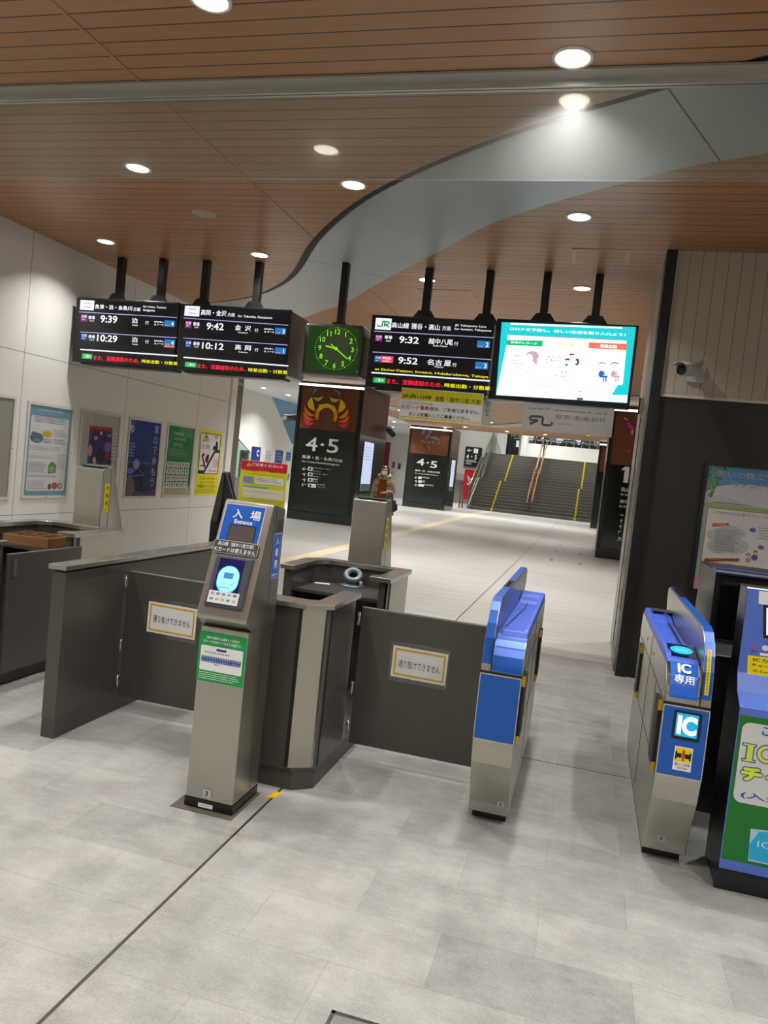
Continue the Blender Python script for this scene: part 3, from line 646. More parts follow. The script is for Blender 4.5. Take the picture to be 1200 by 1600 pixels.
p.T('大切な人の命と健康を守ろう！！', 52, 535, 645, 585, PU, 4, .0)
p.E(662, 660, 690, 684, lit('30509a', .8), 3); p.E(686, 662, 714, 684, lit('30509a', .8), 3); p.R(680, 606, 716, 622, 1, NAV, 3); p.R(740, 662, 900, 672, 1, GY, 3); p.R(995, 683, 1055, 693, 1, GY, 3)
p.build('picture', t)
for x in (-.633, -.145): hanger(x, 3.085, t)

# clock
t = thing('hanging_clock', 'square station clock with glowing green numerals on a single black pole', 'clock', (-2.7, 7.66, 2.44))
cx0, cx1, cz0, cz1 = -3.035, -2.39, 2.445, 2.975
b = MB(); b.box(cx0, cx1, 7.52, 7.78, cz0, cz1, pm('clock casing', '55564f', .35, .3)); b.build('casing', t, bevel=.03)
b = MB(); b.box(-2.735, -2.665, 7.625, 7.695, cz1, CZ+.07, HANG).box(-2.77, -2.63, 7.60, 7.72, cz1, cz1+.03, HANG); b.lathe([(.06, 0), (.06, -.012), (.03, -.012)], (-2.7, 7.66, CZ+.07), HANG); b.build('hanger_pole', t)
p = Panel((cx0, 7.52, cz1), (1, 0, 0), (0, 0, -1), .0012, crop=C2)
p.rr(.05, .035, .545, .455, .03, lit('1c4a12', .55), 1)
cgx, cgy = p.px(284, 483); GG = lit('7fe01a', 1.0); GD = lit('3f9a18', .8)
p.ell(cgx, cgy, .2, .2, lit('3a4a2c', .55), 2, 40)
for k in range(60):
    a = math.radians(k*6); R0 = .217
    x, y = cgx+R0*math.sin(a)*1.04, cgy-R0*math.cos(a)*.98; r = .006 if k % 5 == 0 else .0035; p.ell(x, y, r, r, GG, 3, 8)
for k in range(1, 13):
    a = math.radians(k*30); x, y = cgx+.178*math.sin(a), cgy-.172*math.cos(a); h = .052; s_ = str(k); _, _, tw, th = glyphs(s_, .012); ww = tw/th*h
    p.text(s_, x-ww/2, y-h/2, GG, ww, h, 4, .012)
def hand(p, ang, L_, tail, w_, m_, l):
    a = math.radians(ang); d = (math.sin(a), -math.cos(a)); p.line(cgx-d[0]*tail, cgy-d[1]*tail, cgx+d[0]*L_, cgy+d[1]*L_, w_, m_, l)
hand(p, 281, .115, .02, .014, GG, 6); hand(p, 126, .165, .07, .012, GG, 7); p.ell(cgx, cgy, .018, .018, GG, 8)
p.build('dial', t)
b = MB(); b.lathe([(.007, 0), (.007, -.006), (.0005, -.006)], (-2.425, 7.519, 2.5), CHROME, 12, axis=(0, 1, 0)); b.build('lock', t)

# translucent signs hung under the boards (they face the hall, so they read backwards from here)
t = thing('hanging_acrylic_sign', 'translucent sign below the television, lettering for Kanazawa and Tokyo reversed', 'sign', (-.3, 7.9, 2.09))
b = MB(); b.box(-.745, .14, 7.9, 7.905, 2.09, 2.40, ACRYL); b.build('sheet', t)
p = Panel((-.745, 7.9, 2.40), (1, 0, 0), (0, 0, -1), .001, crop=C3); GS = ink('8f8f92')
p.T('For Kanazawa, Tokyo', 258, 862, 750, 918, GS, 2, .02, True); p.T('开往金泽, 东京', 430, 908, 745, 965, GS, 2, .01, True)
a, c = p.px(270, 915); e, f = p.px(410, 985); w_, h = e-a, f-c
def mseg(pts):
    for q0, q1 in zip(pts, pts[1:]): p.line(a+w_*(1-q0[0]), c+h*q0[1], a+w_*(1-q1[0]), c+h*q1[1], .024, GS, 2)
mseg([(.02, .55), (.02, .8), (.1, .93), (.36, .93), (.42, .85), (.42, .08), (.9, .08), (.97, .2), (.97, .4), (.9, .5), (.62, .5), (.95, .95)])
p.R(440, 965, 560, 985, 1, GS, 2); p.build('lettering', t)
b = MB()
for x in (-.7, .09): b.box(x-.004, x+.004, 7.9, 7.905, 2.38, 2.471, CHROME)
b.build('wire', t)
t = thing('hanging_acrylic_sign', 'translucent sign hidden behind the yellow paper notice, reversed 2 showing at its edge', 'sign', (-1.45, 7.8, 2.09))
b = MB(); b.box(-1.86, -1.045, 7.8, 7.805, 2.09, 2.365, ACRYL); b.build('sheet', t)
p = Panel((-1.86, 7.8, 2.40), (1, 0, 0), (0, 0, -1), .001); p.text('番', .735, .06, GS, .06, .06, 2, 0, True); p.text('2', .74, .14, GS, .05, .07, 2, 0, True); p.build('lettering', t)
b = MB()
for x in (-1.8, -1.1): b.box(x-.004, x+.004, 7.8, 7.805, 2.36, 2.376, CHROME)
b.build('wire', t)
# yellow paper notice stuck under the third board
p = Panel((-1.902, 7.395, 2.362), (1, 0, 0), (0, 0, -1), .001, crop=C2)
b = p.mb; b.box(-1.902, -1.087, 7.3955, 7.399, 2.06, 2.365, PAPER)
YN = ink('d8d020'); INK = ink('2a2a24'); INR = ink('b02424')
p.Q([(628, 690), (1048, 722), (1044, 778), (620, 745)], YN, 1); p.Q([(618, 832), (1035, 868), (1034, 876), (617, 840)], YN, 1)
p.T('JR高山線', 632, 715, 780, 752, INK, 2, 0.012); p.T('速星・越中八尾 方面', 800, 730, 1035, 774, INK, 2, .01); p.T('ICOCA, Suica, PASMO等', 632, 757, 788, 776, INK, 2)
p.T('ICカード乗車券', 627, 772, 792, 808, INR, 2, .012); p.T('は、ご利用できません。', 797, 787, 1030, 826, INK, 2, .012); p.T('きっぷを購入してご乗車ください。', 664, 812, 980, 858, INK, 2, .012)
tag(p.build('paper_notice'), 'yellow and white paper notice pasted under the third departure board', 'notice')

# ================================================================== TICKET GATES
# outline of a gate body seen from the side (y, z); its front is at y = 3.29
FR = [(3.44, .05), (3.43, .1), (3.40, .16), (3.355, .24), (3.315, .32), (3.293, .40), (3.288, .46), (3.29, .72), (3.297, .76), (3.312, .80), (3.335, .835), (3.37, .862), (3.42, .88)]
BACK = [(4.70, .88), (4.76, .872), (4.80, .84), (4.81, .78), (4.81, .30), (4.79, .05)]
def front_at(z):
    for (y0, z0), (y1, z1) in zip(FR, FR[1:]):
        if z0 <= z <= z1: return y0+(y1-y0)*(z-z0)/(z1-z0)
    return FR[-1][0]
def arc_front(zbot=.05):
    P = [(front_at(zbot), zbot)]+[q for q in FR if q[1] > zbot]; L_ = [0]
    for a, c in zip(P, P[1:]): L_.append(L_[-1]+math.dist(a, c))
    return P, L_
def skin_fn(xl, ztop, ext=0.):
    """panel wrapped over the gate's front: x from xl, y measured down along the curve from the height ztop"""
    P = [(3.42+ext, .88)]+FR[::-1] if ext else FR[::-1]
    L_ = [0]
    for a, c in zip(P, P[1:]): L_.append(L_[-1]+math.dist(a, c))
    s0 = 0
    for i, (y, z) in enumerate(P):
        if z >= ztop-1e-6: s0 = L_[i]
    for i in range(len(P)-1):
        if P[i][1] >= ztop >= P[i+1][1] and P[i][1] > P[i+1][1]: s0 = L_[i]+(L_[i+1]-L_[i])*(P[i][1]-ztop)/(P[i][1]-P[i+1][1]); break
    def fn(x, y, h):
        s_ = s0+y; i = 0
        while i < len(L_)-2 and L_[i+1] < s_: i += 1
        f = (s_-L_[i])/(L_[i+1]-L_[i]); a, c = P[i], P[i+1]
        yy, zz = a[0]+(c[0]-a[0])*f, a[1]+(c[1]-a[1])*f; d = V((c[0]-a[0], c[1]-a[1])).normalized()
        return V((xl+x, yy+d.y*h, zz-d.x*h))
    return fn
def skin(mb, xl, xr, z0, z1, mt, lift=.003):
    """a sheet that follows the front between two heights, with a little thickness"""
    zs = [z0+(z1-z0)*k/24 for k in range(25)]; pts = [(front_at(z), z) for z in zs]
    out = [(y-lift, z) for y, z in pts]; mb.prism(out+pts[::-1], 0, xl, xr, mt, False)
def gate(xl, xr, rail_left, label, colour_front):
    t = thing('ticket_gate', label, 'ticket gate', ((xl+xr)/2, 4.05, 0), 'blue ticket gates of the open passage')
    rw = .043
    r0, r1 = (xl, xl+rw) if rail_left else (xr-rw, xr)           # the high fin
    d0, d1 = (xl+rw, xr) if rail_left else (xl, xr-rw)           # the deck beside it
    side = -1 if not rail_left else 1; xs = xr if rail_left else xl   # passage side
    b = MB(); b.prism(FR[:-1]+[(3.40, .868), (4.70, .868)]+BACK[1:], 0, xl, xr, STEEL); b.build('body', t, bevel=.003)
    b = MB(); b.box(xl+.012, xr-.012, 3.5, 4.77, 0, .055, RUBBER); b.build('base', t)
    # fin with a round nose
    fin = [(3.30, .735), (3.303, .80), (3.315, .87), (3.34, .93), (3.38, .98), (3.43, 1.012), (3.49, 1.025), (4.86, 1.025), (4.90, 1.015), (4.915, .99), (4.905, .94), (4.86, .88), (4.80, .80), (4.78, .735)]
    b = MB(); b.prism(fin, 0, r0, r1, STEEL); f = b.build('side_fin', t, bevel=.003)
    P = fin[:8]; b = MB(); out = []
    for i, q in enumerate(P):
        a = P[max(i-1, 0)]; c = P[min(i+1, len(P)-1)]; d = V((c[0]-a[0], c[1]-a[1])).normalized(); out.append((q[0]-d.y*.004, q[1]+d.x*.004))
    b.prism(out+P[::-1], 0, r0+.003, r1-.003, BLUE, False)
    b.build('blue_edge_strip', f)
    s0, s1 = (3.86, 4.10) if rail_left else (4.42, 4.80)
    b = MB(); b.box(r0+.006, r1-.006, s0, s1, 1.026, 1.032, pm('sensor window', '3a2a1e', .12, 0, .6))
    for k in range(3): b.lathe([(.009, 0), (.009, .004), (.0005, .004)], ((r0+r1)/2, s0+.04+.06*k, 1.031), BLACKG, 12)
    b.build('sensor_window', f)
    # deck: blue tray with raised lips
    b = MB(); zt = .872
    b.box(d0+.002, d1-.004, 3.40, 4.74, zt-.012, zt, BLUE2)
    if colour_front: b.prism([(3.40, zt), (3.42, .896), (3.50, .893), (3.535, zt)], 0, d0+.02, d1-.004, BLUE2)
    else: b.prism([(3.40, zt), (3.41, .884), (3.62, .914), (3.64, .90), (3.64, zt)], 0, d0+.004, d1-.004, BLUE2)
    b.prism([(4.42, zt), (4.46, .884), (4.56, .890), (4.60, .902), (4.70, .906), (4.745, .89), (4.75, zt)], 0, d0+.004, d1-.004, BLUE2)
    oe = (d1-.024, d1-.002) if rail_left else (d0+.002, d0+.024)
    b.prism([(3.42, zt), (3.45, .902), (4.60, .902), (4.74, .892), (4.75, zt)], 0, oe[0], oe[1], BLUE2)
    dk = b.build('deck', t, bevel=.003)
    b = MB(); gx = d0+.045 if rail_left else d1-.04
    if rail_left: b.prism([(d0+.012, 3.44), (d0+.018, 3.44), (d0+.018, 3.62), (d0+.056, 4.2), (d0+.056, 4.72), (d0+.05, 4.72), (d0+.05, 4.2), (d0+.012, 3.62)], 2, zt, zt+.0015 if False else .875, BLACKM)
    else: b.box(d1-.032, d1-.026, 3.65, 4.74, zt, .878, BLACKM)
    b.build('deck_gap', dk)
    # side flaps and panel joints on the passage side
    for y0, y1 in ((3.345, 3.50), (4.50, 4.63)):
        b = MB(); xo = xs+side*.014; b.box(min(xs, xo), max(xs, xo), y0, y1, .43, .71, RUBBER)
        fl = b.build('flap', t, bevel=.004)
        b = MB(); xo2 = xs+side*.0145
        b.box(min(xs, xo2), max(xs, xo2), y0-.005, y0, .675, .72, GOLD); b.build('yellow_edge', fl)
        b = MB(); b.box(min(xs, xo2), max(xs, xo2), y0-.005, y0, .42, .455, GOLD); b.build('yellow_edge', fl)
    b = MB(); xo = xs+side*.0015; q0, q1 = min(xs, xo), max(xs, xo); jm_ = ink('3c3a35')
    b.box(q0, q1, 3.30, 4.8, .728, .732, jm_).box(q0, q1, 3.30, 4.80, .428, .431, jm_).box(q0, q1, 4.05, 4.054, .1, .86, jm_).box(q0, q1, 3.66, 3.662, .43, .73, jm_)
    for y in (3.9, 4.3): b.box(q0, q1, y, y+.03, .79, .80, jm_)
    b.build('panel_joint', t)
    b = MB(); skin(b, xl-.001, xr+.001, .722, .732, BLACKM, .002); b.build('front_joint', t)
    # front skins
    b = MB(); skin(b, xl+.004, xr-.004, .435, .717, BLUE); lp = b.build('front_panel', t)
    b = MB(); e = .0035
    for a0, a1 in ((xl, xl+e), (xr-e, xr)): skin(b, a0, a1, .43, .72, ALU, .004)
    skin(b, xl, xr, .43, .434, ALU, .004); skin(b, xl, xr, .7165, .72, ALU, .004); b.build('edge_trim', lp)
    if colour_front:
        b = MB(); skin(b, d0+.003, d1-.003, .735, .879, BLUE); b.build('upper_panel', t)
    else:
        b = MB(); skin(b, d0+.003, d1-.003, .735, .879, CHROME, .002); b.build('upper_panel', t)
    b = MB(); b.box(d0-.002 if rail_left else d1-.002, d0+.002 if rail_left else d1+.002, 3.288, 3.42, .733, .87, BLACKM); b.build('fin_gap', t)
    return t, (r0, r1), (d0, d1)
def num_sticker(parent, xl, fn, x, y, n):
    p = Panel((0, 0, 0), (1, 0, 0), (0, 0, -1), .0012, fn=fn); p.rect(x, y, .028, .032, ink('b9bac4'), 1); vv = glyphs(n, .03); p.text(n, x+.014-.5*.019*vv[2]/vv[3], y+.006, ink('1c2a5a'), None, .019, 2, .03); lab(p.build('number_sticker', parent), 'small grey sticker with number '+n)
g5, rl, dl = gate(-.365, -.187, True, 'blue ticket gate with plain blue front, standing at the end of the closed grey flap', True)
num_sticker(g5, -.365, skin_fn(-.365, .2), .128, .085, '5')
gR, rr_, dr = gate(.388, .566, False, 'blue ticket gate with lit IC display, standing beside the charging machine', False)
num_sticker(gR, .388, skin_fn(.388, .2), .06, .085, '5')
p = Panel((0, 0, 0), (1, 0, 0), (0, 0, -1), .0012, fn=skin_fn(.388, .879))
WI = ink('f2f4f8')
lbl = MB(); skin(lbl, .405, .512, .752, .8795, pm('blue sign sheet', '1a5fc4', .25), .006); lo_ = lbl.build('sign_plate', gR)
p.text('IC', .044, .034, WI, .052, .052, 7, .045); p.text('専用', .032, .094, WI, .076, .036, 7, .015); p.build('lettering', lo_)
p = Panel((0, 0, 0), (1, 0, 0), (0, 0, -1), .0012, fn=skin_fn(.388, .717))
p.rr(.043, .012, .108, .118, .008, pm('display surround', '0a0d24', .3), 4); p.rect(.054, .022, .084, .094, lit('18b8e8', 1.0), 5)
for k in range(14):
    p.rect(.054+k*.006, .022, .0012, .094, lit('0f90c0', .9), 6)
for k in range(15): p.rect(.054, .022+k*.0063, .084, .0012, lit('0f90c0', .9), 6)
p.text('IC', .060, .030, lit('f4fbff', 1.25), .074, .078, 8, .05); p.build('led_display', gR)
p = Panel((0, 0, 0), (1, 0, 0), (0, 0, -1), .0012, fn=skin_fn(.388, .717))
p.rect(.062, .158, .07, .098, ink('e8e8e4'), 4); p.rect(.066, .162, .062, .056, ink('f0d010'), 5); K = ink('1a1814')
p.rect(.068, .185, .022, .018, K, 6); p.rect(.104, .185, .022, .018, K, 6); p.rect(.067, .178, .006, .032, K, 6); p.rect(.121, .178, .006, .032, K, 6); p.rect(.093, .170, .009, .032, ink('b8401c'), 7); p.ell(.0975, .209, .005, .005, ink('b8401c'), 7)
p.text('扉にご注意', .068, .224, ink('8a2a20'), .058, .011, 6); p.text('CAUTION', .078, .241, K, .04, .007, 6); lab(p.build('warning_sticker', gR), 'yellow and white door warning sticker')
# card readers on the deck
p = Panel((.400, 3.612, .9135), (1, 0, 0), (0, -.21, -.03), .0012)
p.rect(.004, .008, .112, .16, pm('reader glass', '0a0a30', .12), 1); p.ell(.06, .082, .046, .05, lit('20c8f0', 1.1), 2); p.rows(.033, .07, .054, .035, 3, lit('8ae6ff', 1.0), 3); lab(p.build('card_reader', gR), 'card reader with a glowing turquoise oval')
p = Panel((.5275, 3.612, .9135), (1, 0, 0), (0, -.21, -.03), .0012)
p.rect(-.006, .008, .002, .19, BLACKM, 2)
p.build('reader_gap', gR)
p = Panel((.388, 4.70, .910), (1, 0, 0), (0, -1, 0), .001)
p.rect(.03, .005, .07, .12, pm('brown sensor cover', '4a4440', .3), 1); p.rect(.106, .005, .03, .12, pm('brown sensor cover', '4a4440', .3), 1); p.build('deck_window', gR)
# caution strip on the fin's nose
fn_pts = [(3.301, .74), (3.304, .80), (3.316, .87), (3.34, .93), (3.38, .98)][::-1]
def nose(x, y, h):
    L_ = 0
    for a, c in zip(fn_pts, fn_pts[1:]):
        d = math.dist(a, c)
        if L_+d >= y or c == fn_pts[-1]:
            f = (y-L_)/d; q = V((c[0]-a[0], c[1]-a[1]))/d; return V((rr_[0]+x, a[0]+(c[0]-a[0])*f+q.y*(h+.0045), a[1]+(c[1]-a[1])*f-q.x*(h+.0045)))
        L_ += d
p = Panel((0, 0, 0), (1, 0, 0), (0, 0, -1), .0008, fn=nose)
for k in range(10): p.rect(.012, .035+k*.0185, .016, .0186, YEL, 1)
p.rect(.0145, .04, .011, .02, ink('d89a10'), 2)
for k, ch in enumerate('かけこみはおやめください'): p.text(ch, .0155, .064+k*.0128, ink('2a2606'), .009, .0095, 2, .01)
lab(p.build('caution_strip', gR), 'yellow caution strip with vertical black lettering')

# ================================================================== POSTS
def post_shell(t, x0, x1, yb, s, parts=True):
    """s=1: slanted face towards the camera with its front at yb; s=-1: turned round, its plain back at yb"""
    Y = (lambda d: yb+d) if s == 1 else (lambda d: yb+.26-d)
    b = MB(); b.prism([(Y(0), .045), (Y(.26), .045), (Y(.26), .80), (Y(0), .80)], 0, x0+.006, x1-.006, STEEL); b.build('column', t, bevel=.004)
    b = MB(); b.box(x0+.003, x1-.003, min(Y(.0), Y(.255)), max(Y(0), Y(.255)), 0, .045, pm('black plinth', '0b0b0d', .3)); b.build('plinth', t)
    b = MB(); b.prism([(Y(.02), .80), (Y(-.045), .845), (Y(-.045), .86), (Y(.125), 1.338), (Y(.14), 1.345), (Y(.26), 1.325), (Y(.26), .80)], 0, x0, x1, STEEL); h = b.build('head', t, bevel=.006)
    b = MB(); b.box(x1-.001, x1+.0008, min(Y(.16), Y(.163)), max(Y(.16), Y(.163)), .06, 1.33, ink('4a4842')); b.build('side_joint', t)
    return h
t = post = thing('entrance_post', 'steel card reader post with blue entrance sign, standing in front of the grey booth', 'card reader post', (-1.4275, 3.1, 0))
head = post_shell(t, -1.545, -1.31, 2.97, 1)
TOPP = V((-1.545, 3.095, 1.338)); BOT = V((-1.545, 2.925, .86)); sv = BOT-TOPP; SL = sv.length
p = Panel(TOPP, (1, 0, 0), sv, .0008); W_ = .235
p.rect(.012, .010, W_-.044, .20, ink('d6dade'), 1); p.rect(.016, .014, W_-.052, .195, pm('blue sign sheet', '1a5fc4', .25), 2)
p.text('入', .056, .034, WI, .046, .040, 3, .02); p.text('場', .138, .034, WI, .048, .042, 3, .02); p.text('Entrance', .070, .080, WI, .085, .019, 3, .02)
p.rect(.052, .104, .128, .10, pm('display recess', '141218', .3), 3); p.rect(.056, .108, .120, .096, pm('display grey screen', '5a5450', .2), 4)
lab(p.build('entrance_sign', t), 'blue sign sheet with white lettering and a grey display')
p = Panel(TOPP, (1, 0, 0), sv, .0008)
p.rr(.002, .180, .212, .058, .012, ink('d8d8d6'), 10); p.rr(.004, .182, .208, .054, .010, ink('4a4a48'), 11)
p.text('高山線（越中八尾方面）', .024, .187, WI, .168, .018, 12, .01); p.text('ICカードは使えません', .012, .211, WI, .193, .021, 12, .015); lab(p.build('label_plate', t), 'dark grey label with two lines of white lettering')
# reader
b = MB(); nrm = sv.cross(V((1, 0, 0))).normalized(); u = V((1, 0, 0)); vv_ = sv.normalized()
if nrm.y > 0: nrm = -nrm
def S_(x, y, h): return TOPP+u*x+vv_*y+nrm*h
def slab(b, x0, x1, y0, y1, h0, h1, mt, dx=0, dy=0):
    q = [S_(x0, y0, h0), S_(x1, y0, h0), S_(x1, y1, h0), S_(x0, y1, h0), S_(x0+dx, y0+dy, h1), S_(x1-dx, y0+dy, h1), S_(x1-dx, y1-dy, h1), S_(x0+dx, y1-dy, h1)]
    b.add(q, [(3, 2, 1, 0), (4, 5, 6, 7), (0, 1, 5, 4), (1, 2, 6, 5), (2, 3, 7, 6), (3, 0, 4, 7)], mt)
slab(b, .026, .206, .240, .476, 0, .020, pm('reader slate plastic', '4a4d58', .3), .010, .012); rd = b.build('card_reader', t, bevel=.006)
p = Panel(S_(0, 0, .0205), (1, 0, 0), sv, .0008); DBL = lit('120a5a', .7)
p.rect(.058, .262, .116, .19, DBL, 1); p.rr(.066, .292, .1, .118, .048, lit('5ad4f4', 1.2), 2, 10); p.rr(.069, .295, .094, .108, .045, lit('a4f0ff', 1.2), 3, 10); p.rr(.094, .322, .044, .026, .004, lit('4a8ac8', 1), 4); p.text('ICカードを', .086, .366, lit('1ab8a0', .9), .06, .012, 4); p.rows(.08, .385, .072, .01, 1, lit('1ab8a0', .9), 4)
lab(p.build('reader_screen', rd), 'glowing screen with a pale blue oval')
p = Panel(S_(0, 0, .0205), (1, 0, 0), sv, .0008)
p.rect(.0, .405, .235, .052, FILM, 3); p.rect(.046, .405, .140, .052, PAPER, 5)
rg = random.Random(3)
for j in range(2):
    for k in range(5): p.rect(.055+k*.026, .412+j*.023, .016, .010, ink(rg.choice(['b8b0a0', '9aa4b0', '6a7a9a', 'c8a890', '5a9ac0', 'a0b0a0'])), 6)
lab(p.build('card_strip', rd), 'white paper strip of card marks under clear tape')
# side sticker, vents, green notice, numbers
p = Panel((-1.309, 3.125, 1.215), (0, 1, 0), (0, 0, -1), .0008)
p.rect(0, 0, .078, .2, ink('d6dade'), 1); p.rect(.003, .003, .072, .194, pm('blue sign sheet', '1a5fc4', .25), 2)
for k, ch in enumerate('入場用'): p.text(ch, .022, .015+k*.053, WI, .034, .036, 3, .015)
p.text('Entrance', .012, .178, WI, .054, .011, 3); lab(p.build('side_sticker', t), 'blue vertical sticker on the right side')
p = Panel((-1.309, 3.15, 1.28), (0, 1, 0), (0, 0, -1), .0008)
for k in range(6):
    for j in range(3): p.rr(.004+j*.022, .004+k*.010, .018, .005, .002, BLACKM, 1)
p.build('vent_slots', head)
p = Panel((-1.541, 2.968, .776), (1, 0, 0), (0, 0, -1), .0008); GRI = pm('green notice', '0a9a48', .35)
p.rect(0, 0, .222, .214, GRI, 1); p.rr(.012, .058, .198, .108, .006, ink('eceeee'), 2)
p.text('当駅を発駅または着駅とする場合の', .035, .016, WI, .155, .012, 3); p.text('ICカードの利用エリアは以下の範囲です。', .022, .033, WI, .178, .013, 3)
p.rr(.085, .066, .048, .01, .004, ink('2a3a8a'), 3); p.rows(.03, .084, .16, .008, 1, ink('6a6a70'), 3); NB = ink('1c5aa8')
for k in range(24): p.rect(.018+k*.0078, .103, .0055, .012, NB, 3); p.rect(.018+k*.0078, .117, .0055, .012, NB, 3)
p.rect(.018, .1145, .186, .003, ink('16305a'), 4); p.rows(.08, .134, .03, .007, 1, ink('2a3a6a'), 3); p.rows(.012, .173, .2, .034, 4, ink('d8eee0'), 3, 5, .4)
lab(p.build('green_notice', t), 'green notice with a white map of stations')
p = Panel((-1.541, 2.968, .095), (1, 0, 0), (0, 0, -1), .0008); p.rect(.082, 0, .042, .036, ink('aeb0b6'), 1); p.text('3', .096, .007, ink('1c2238'), None, .022, 2, .03); lab(p.build('number_sticker', t), 'small grey sticker with number 3')
p = Panel((-1.541, 2.968, .03), (1, 0, 0), (0, 0, -1), .0008); p.rect(.066, 0, .07, .018, PAPER, 1); p.rows(.072, .006, .058, .006, 1, ink('9a9a9a'), 2); lab(p.build('plinth_sticker', t), 'white sticker on the black plinth')
b = MB(); b.box(-1.59, -1.30, 2.935, 3.24, 0, .003, ink('5e5850')); tag(b.build('floor_plate'), 'grey square floor plate under the steel entrance post', 'floor plate')
b = MB(); b.prism([(-1.265, 3.205), (-1.225, 3.225), (-1.21, 3.29), (-1.245, 3.285)], 2, .0005, .002, ink('e8b010')); tag(b.build('floor_tape'), 'scrap of yellow tape on the floor beside the entrance post', 'tape')
# notice behind the post's top
p = Panel((-1.557, 3.25, 1.522), (1, 0, 0), (0, 0, -1), .0008, crop=(370, 710, 13.333))
b = p.mb; b.box(-1.559, -1.327, 3.2505, 3.256, 1.05, 1.524, PAPER)
YG = ink('d6d418'); RDI = ink('c81e30')
p.rect(0, 0, .228, .45, YG, 1); p.rect(0, 0, .228, .042, RDI, 2)
p.Q([(262, 148), (308, 243), (205, 238)], ink('e8b818'), 3); p.T('!', 255, 170, 266, 232, INK, 4); p.T('ご注意ください!!', 322, 170, 952, 298, WI, 3, .03)
p.T('下記の路線では', 165, 305, 470, 362, INK, 3, .02); p.R(485, 335, 690, 385, 1, ink('7a9a5a'), 3); p.T('等の', 705, 348, 800, 395, INK, 3, .02); p.T('ICカード乗車券はご利用いただけません。', 165, 372, 985, 478, INK, 3, .02)
p.B(145, 445, 345, 605, ink('7a90c8'), 3); p.B(190, 470, 270, 520, ink('5aa0b0'), 4); p.Q([(395, 460), (980, 525), (975, 665), (388, 605)], PAPER, 3); p.R(420, 485, 945, 640, 3, INK, 4, 4, .3)
p.Q([(130, 640), (655, 690), (645, 735), (128, 690)], ink('5ab0a8'), 3); p.Q([(130, 675), (980, 765), (965, 975), (120, 880)], ink('e8e6cc'), 3)
p.R(150, 730, 940, 860, 4, ink('8a8a60'), 4, 8, .25); p.R(140, 850, 930, 950, 3, ink('9a9a98'), 4, 9, .3)
tag(p.build('notice_board'), 'yellow notice with a red heading standing behind the top of the entrance post', 'notice')

def exit_post(x0, label):
    t = thing('exit_post', label, 'card reader post', (x0+.1175, 5.13, 0), 'card reader posts behind the booths')
    h = post_shell(t, x0, x0+.235, 5.0, -1)
    b = MB(); b.box(x0+.02, x0+.215, 5.02, 5.12, 1.335, 1.343, pm('blue grey top cover', '3c4660', .25)); b.build('top_cover', h)
    p = Panel((x0+.2365, 5.03, 1.22), (0, 1, 0), (0, 0, -1), .0008)
    p.rect(0, 0, .06, .22, YEL, 1)
    for k, ch in enumerate('出場用'): p.text(ch, .014, .015+k*.06, INK, .032, .034, 2, .015)
    p.rows(.014, .2, .032, .01, 1, INK, 2); lab(p.build('side_sticker', t), 'yellow vertical sticker')
    return t
exit_post(-1.54, 'steel exit post behind the open booth, in front of the walking person')
exit_post(-3.742, 'steel exit post standing before the white poster wall')

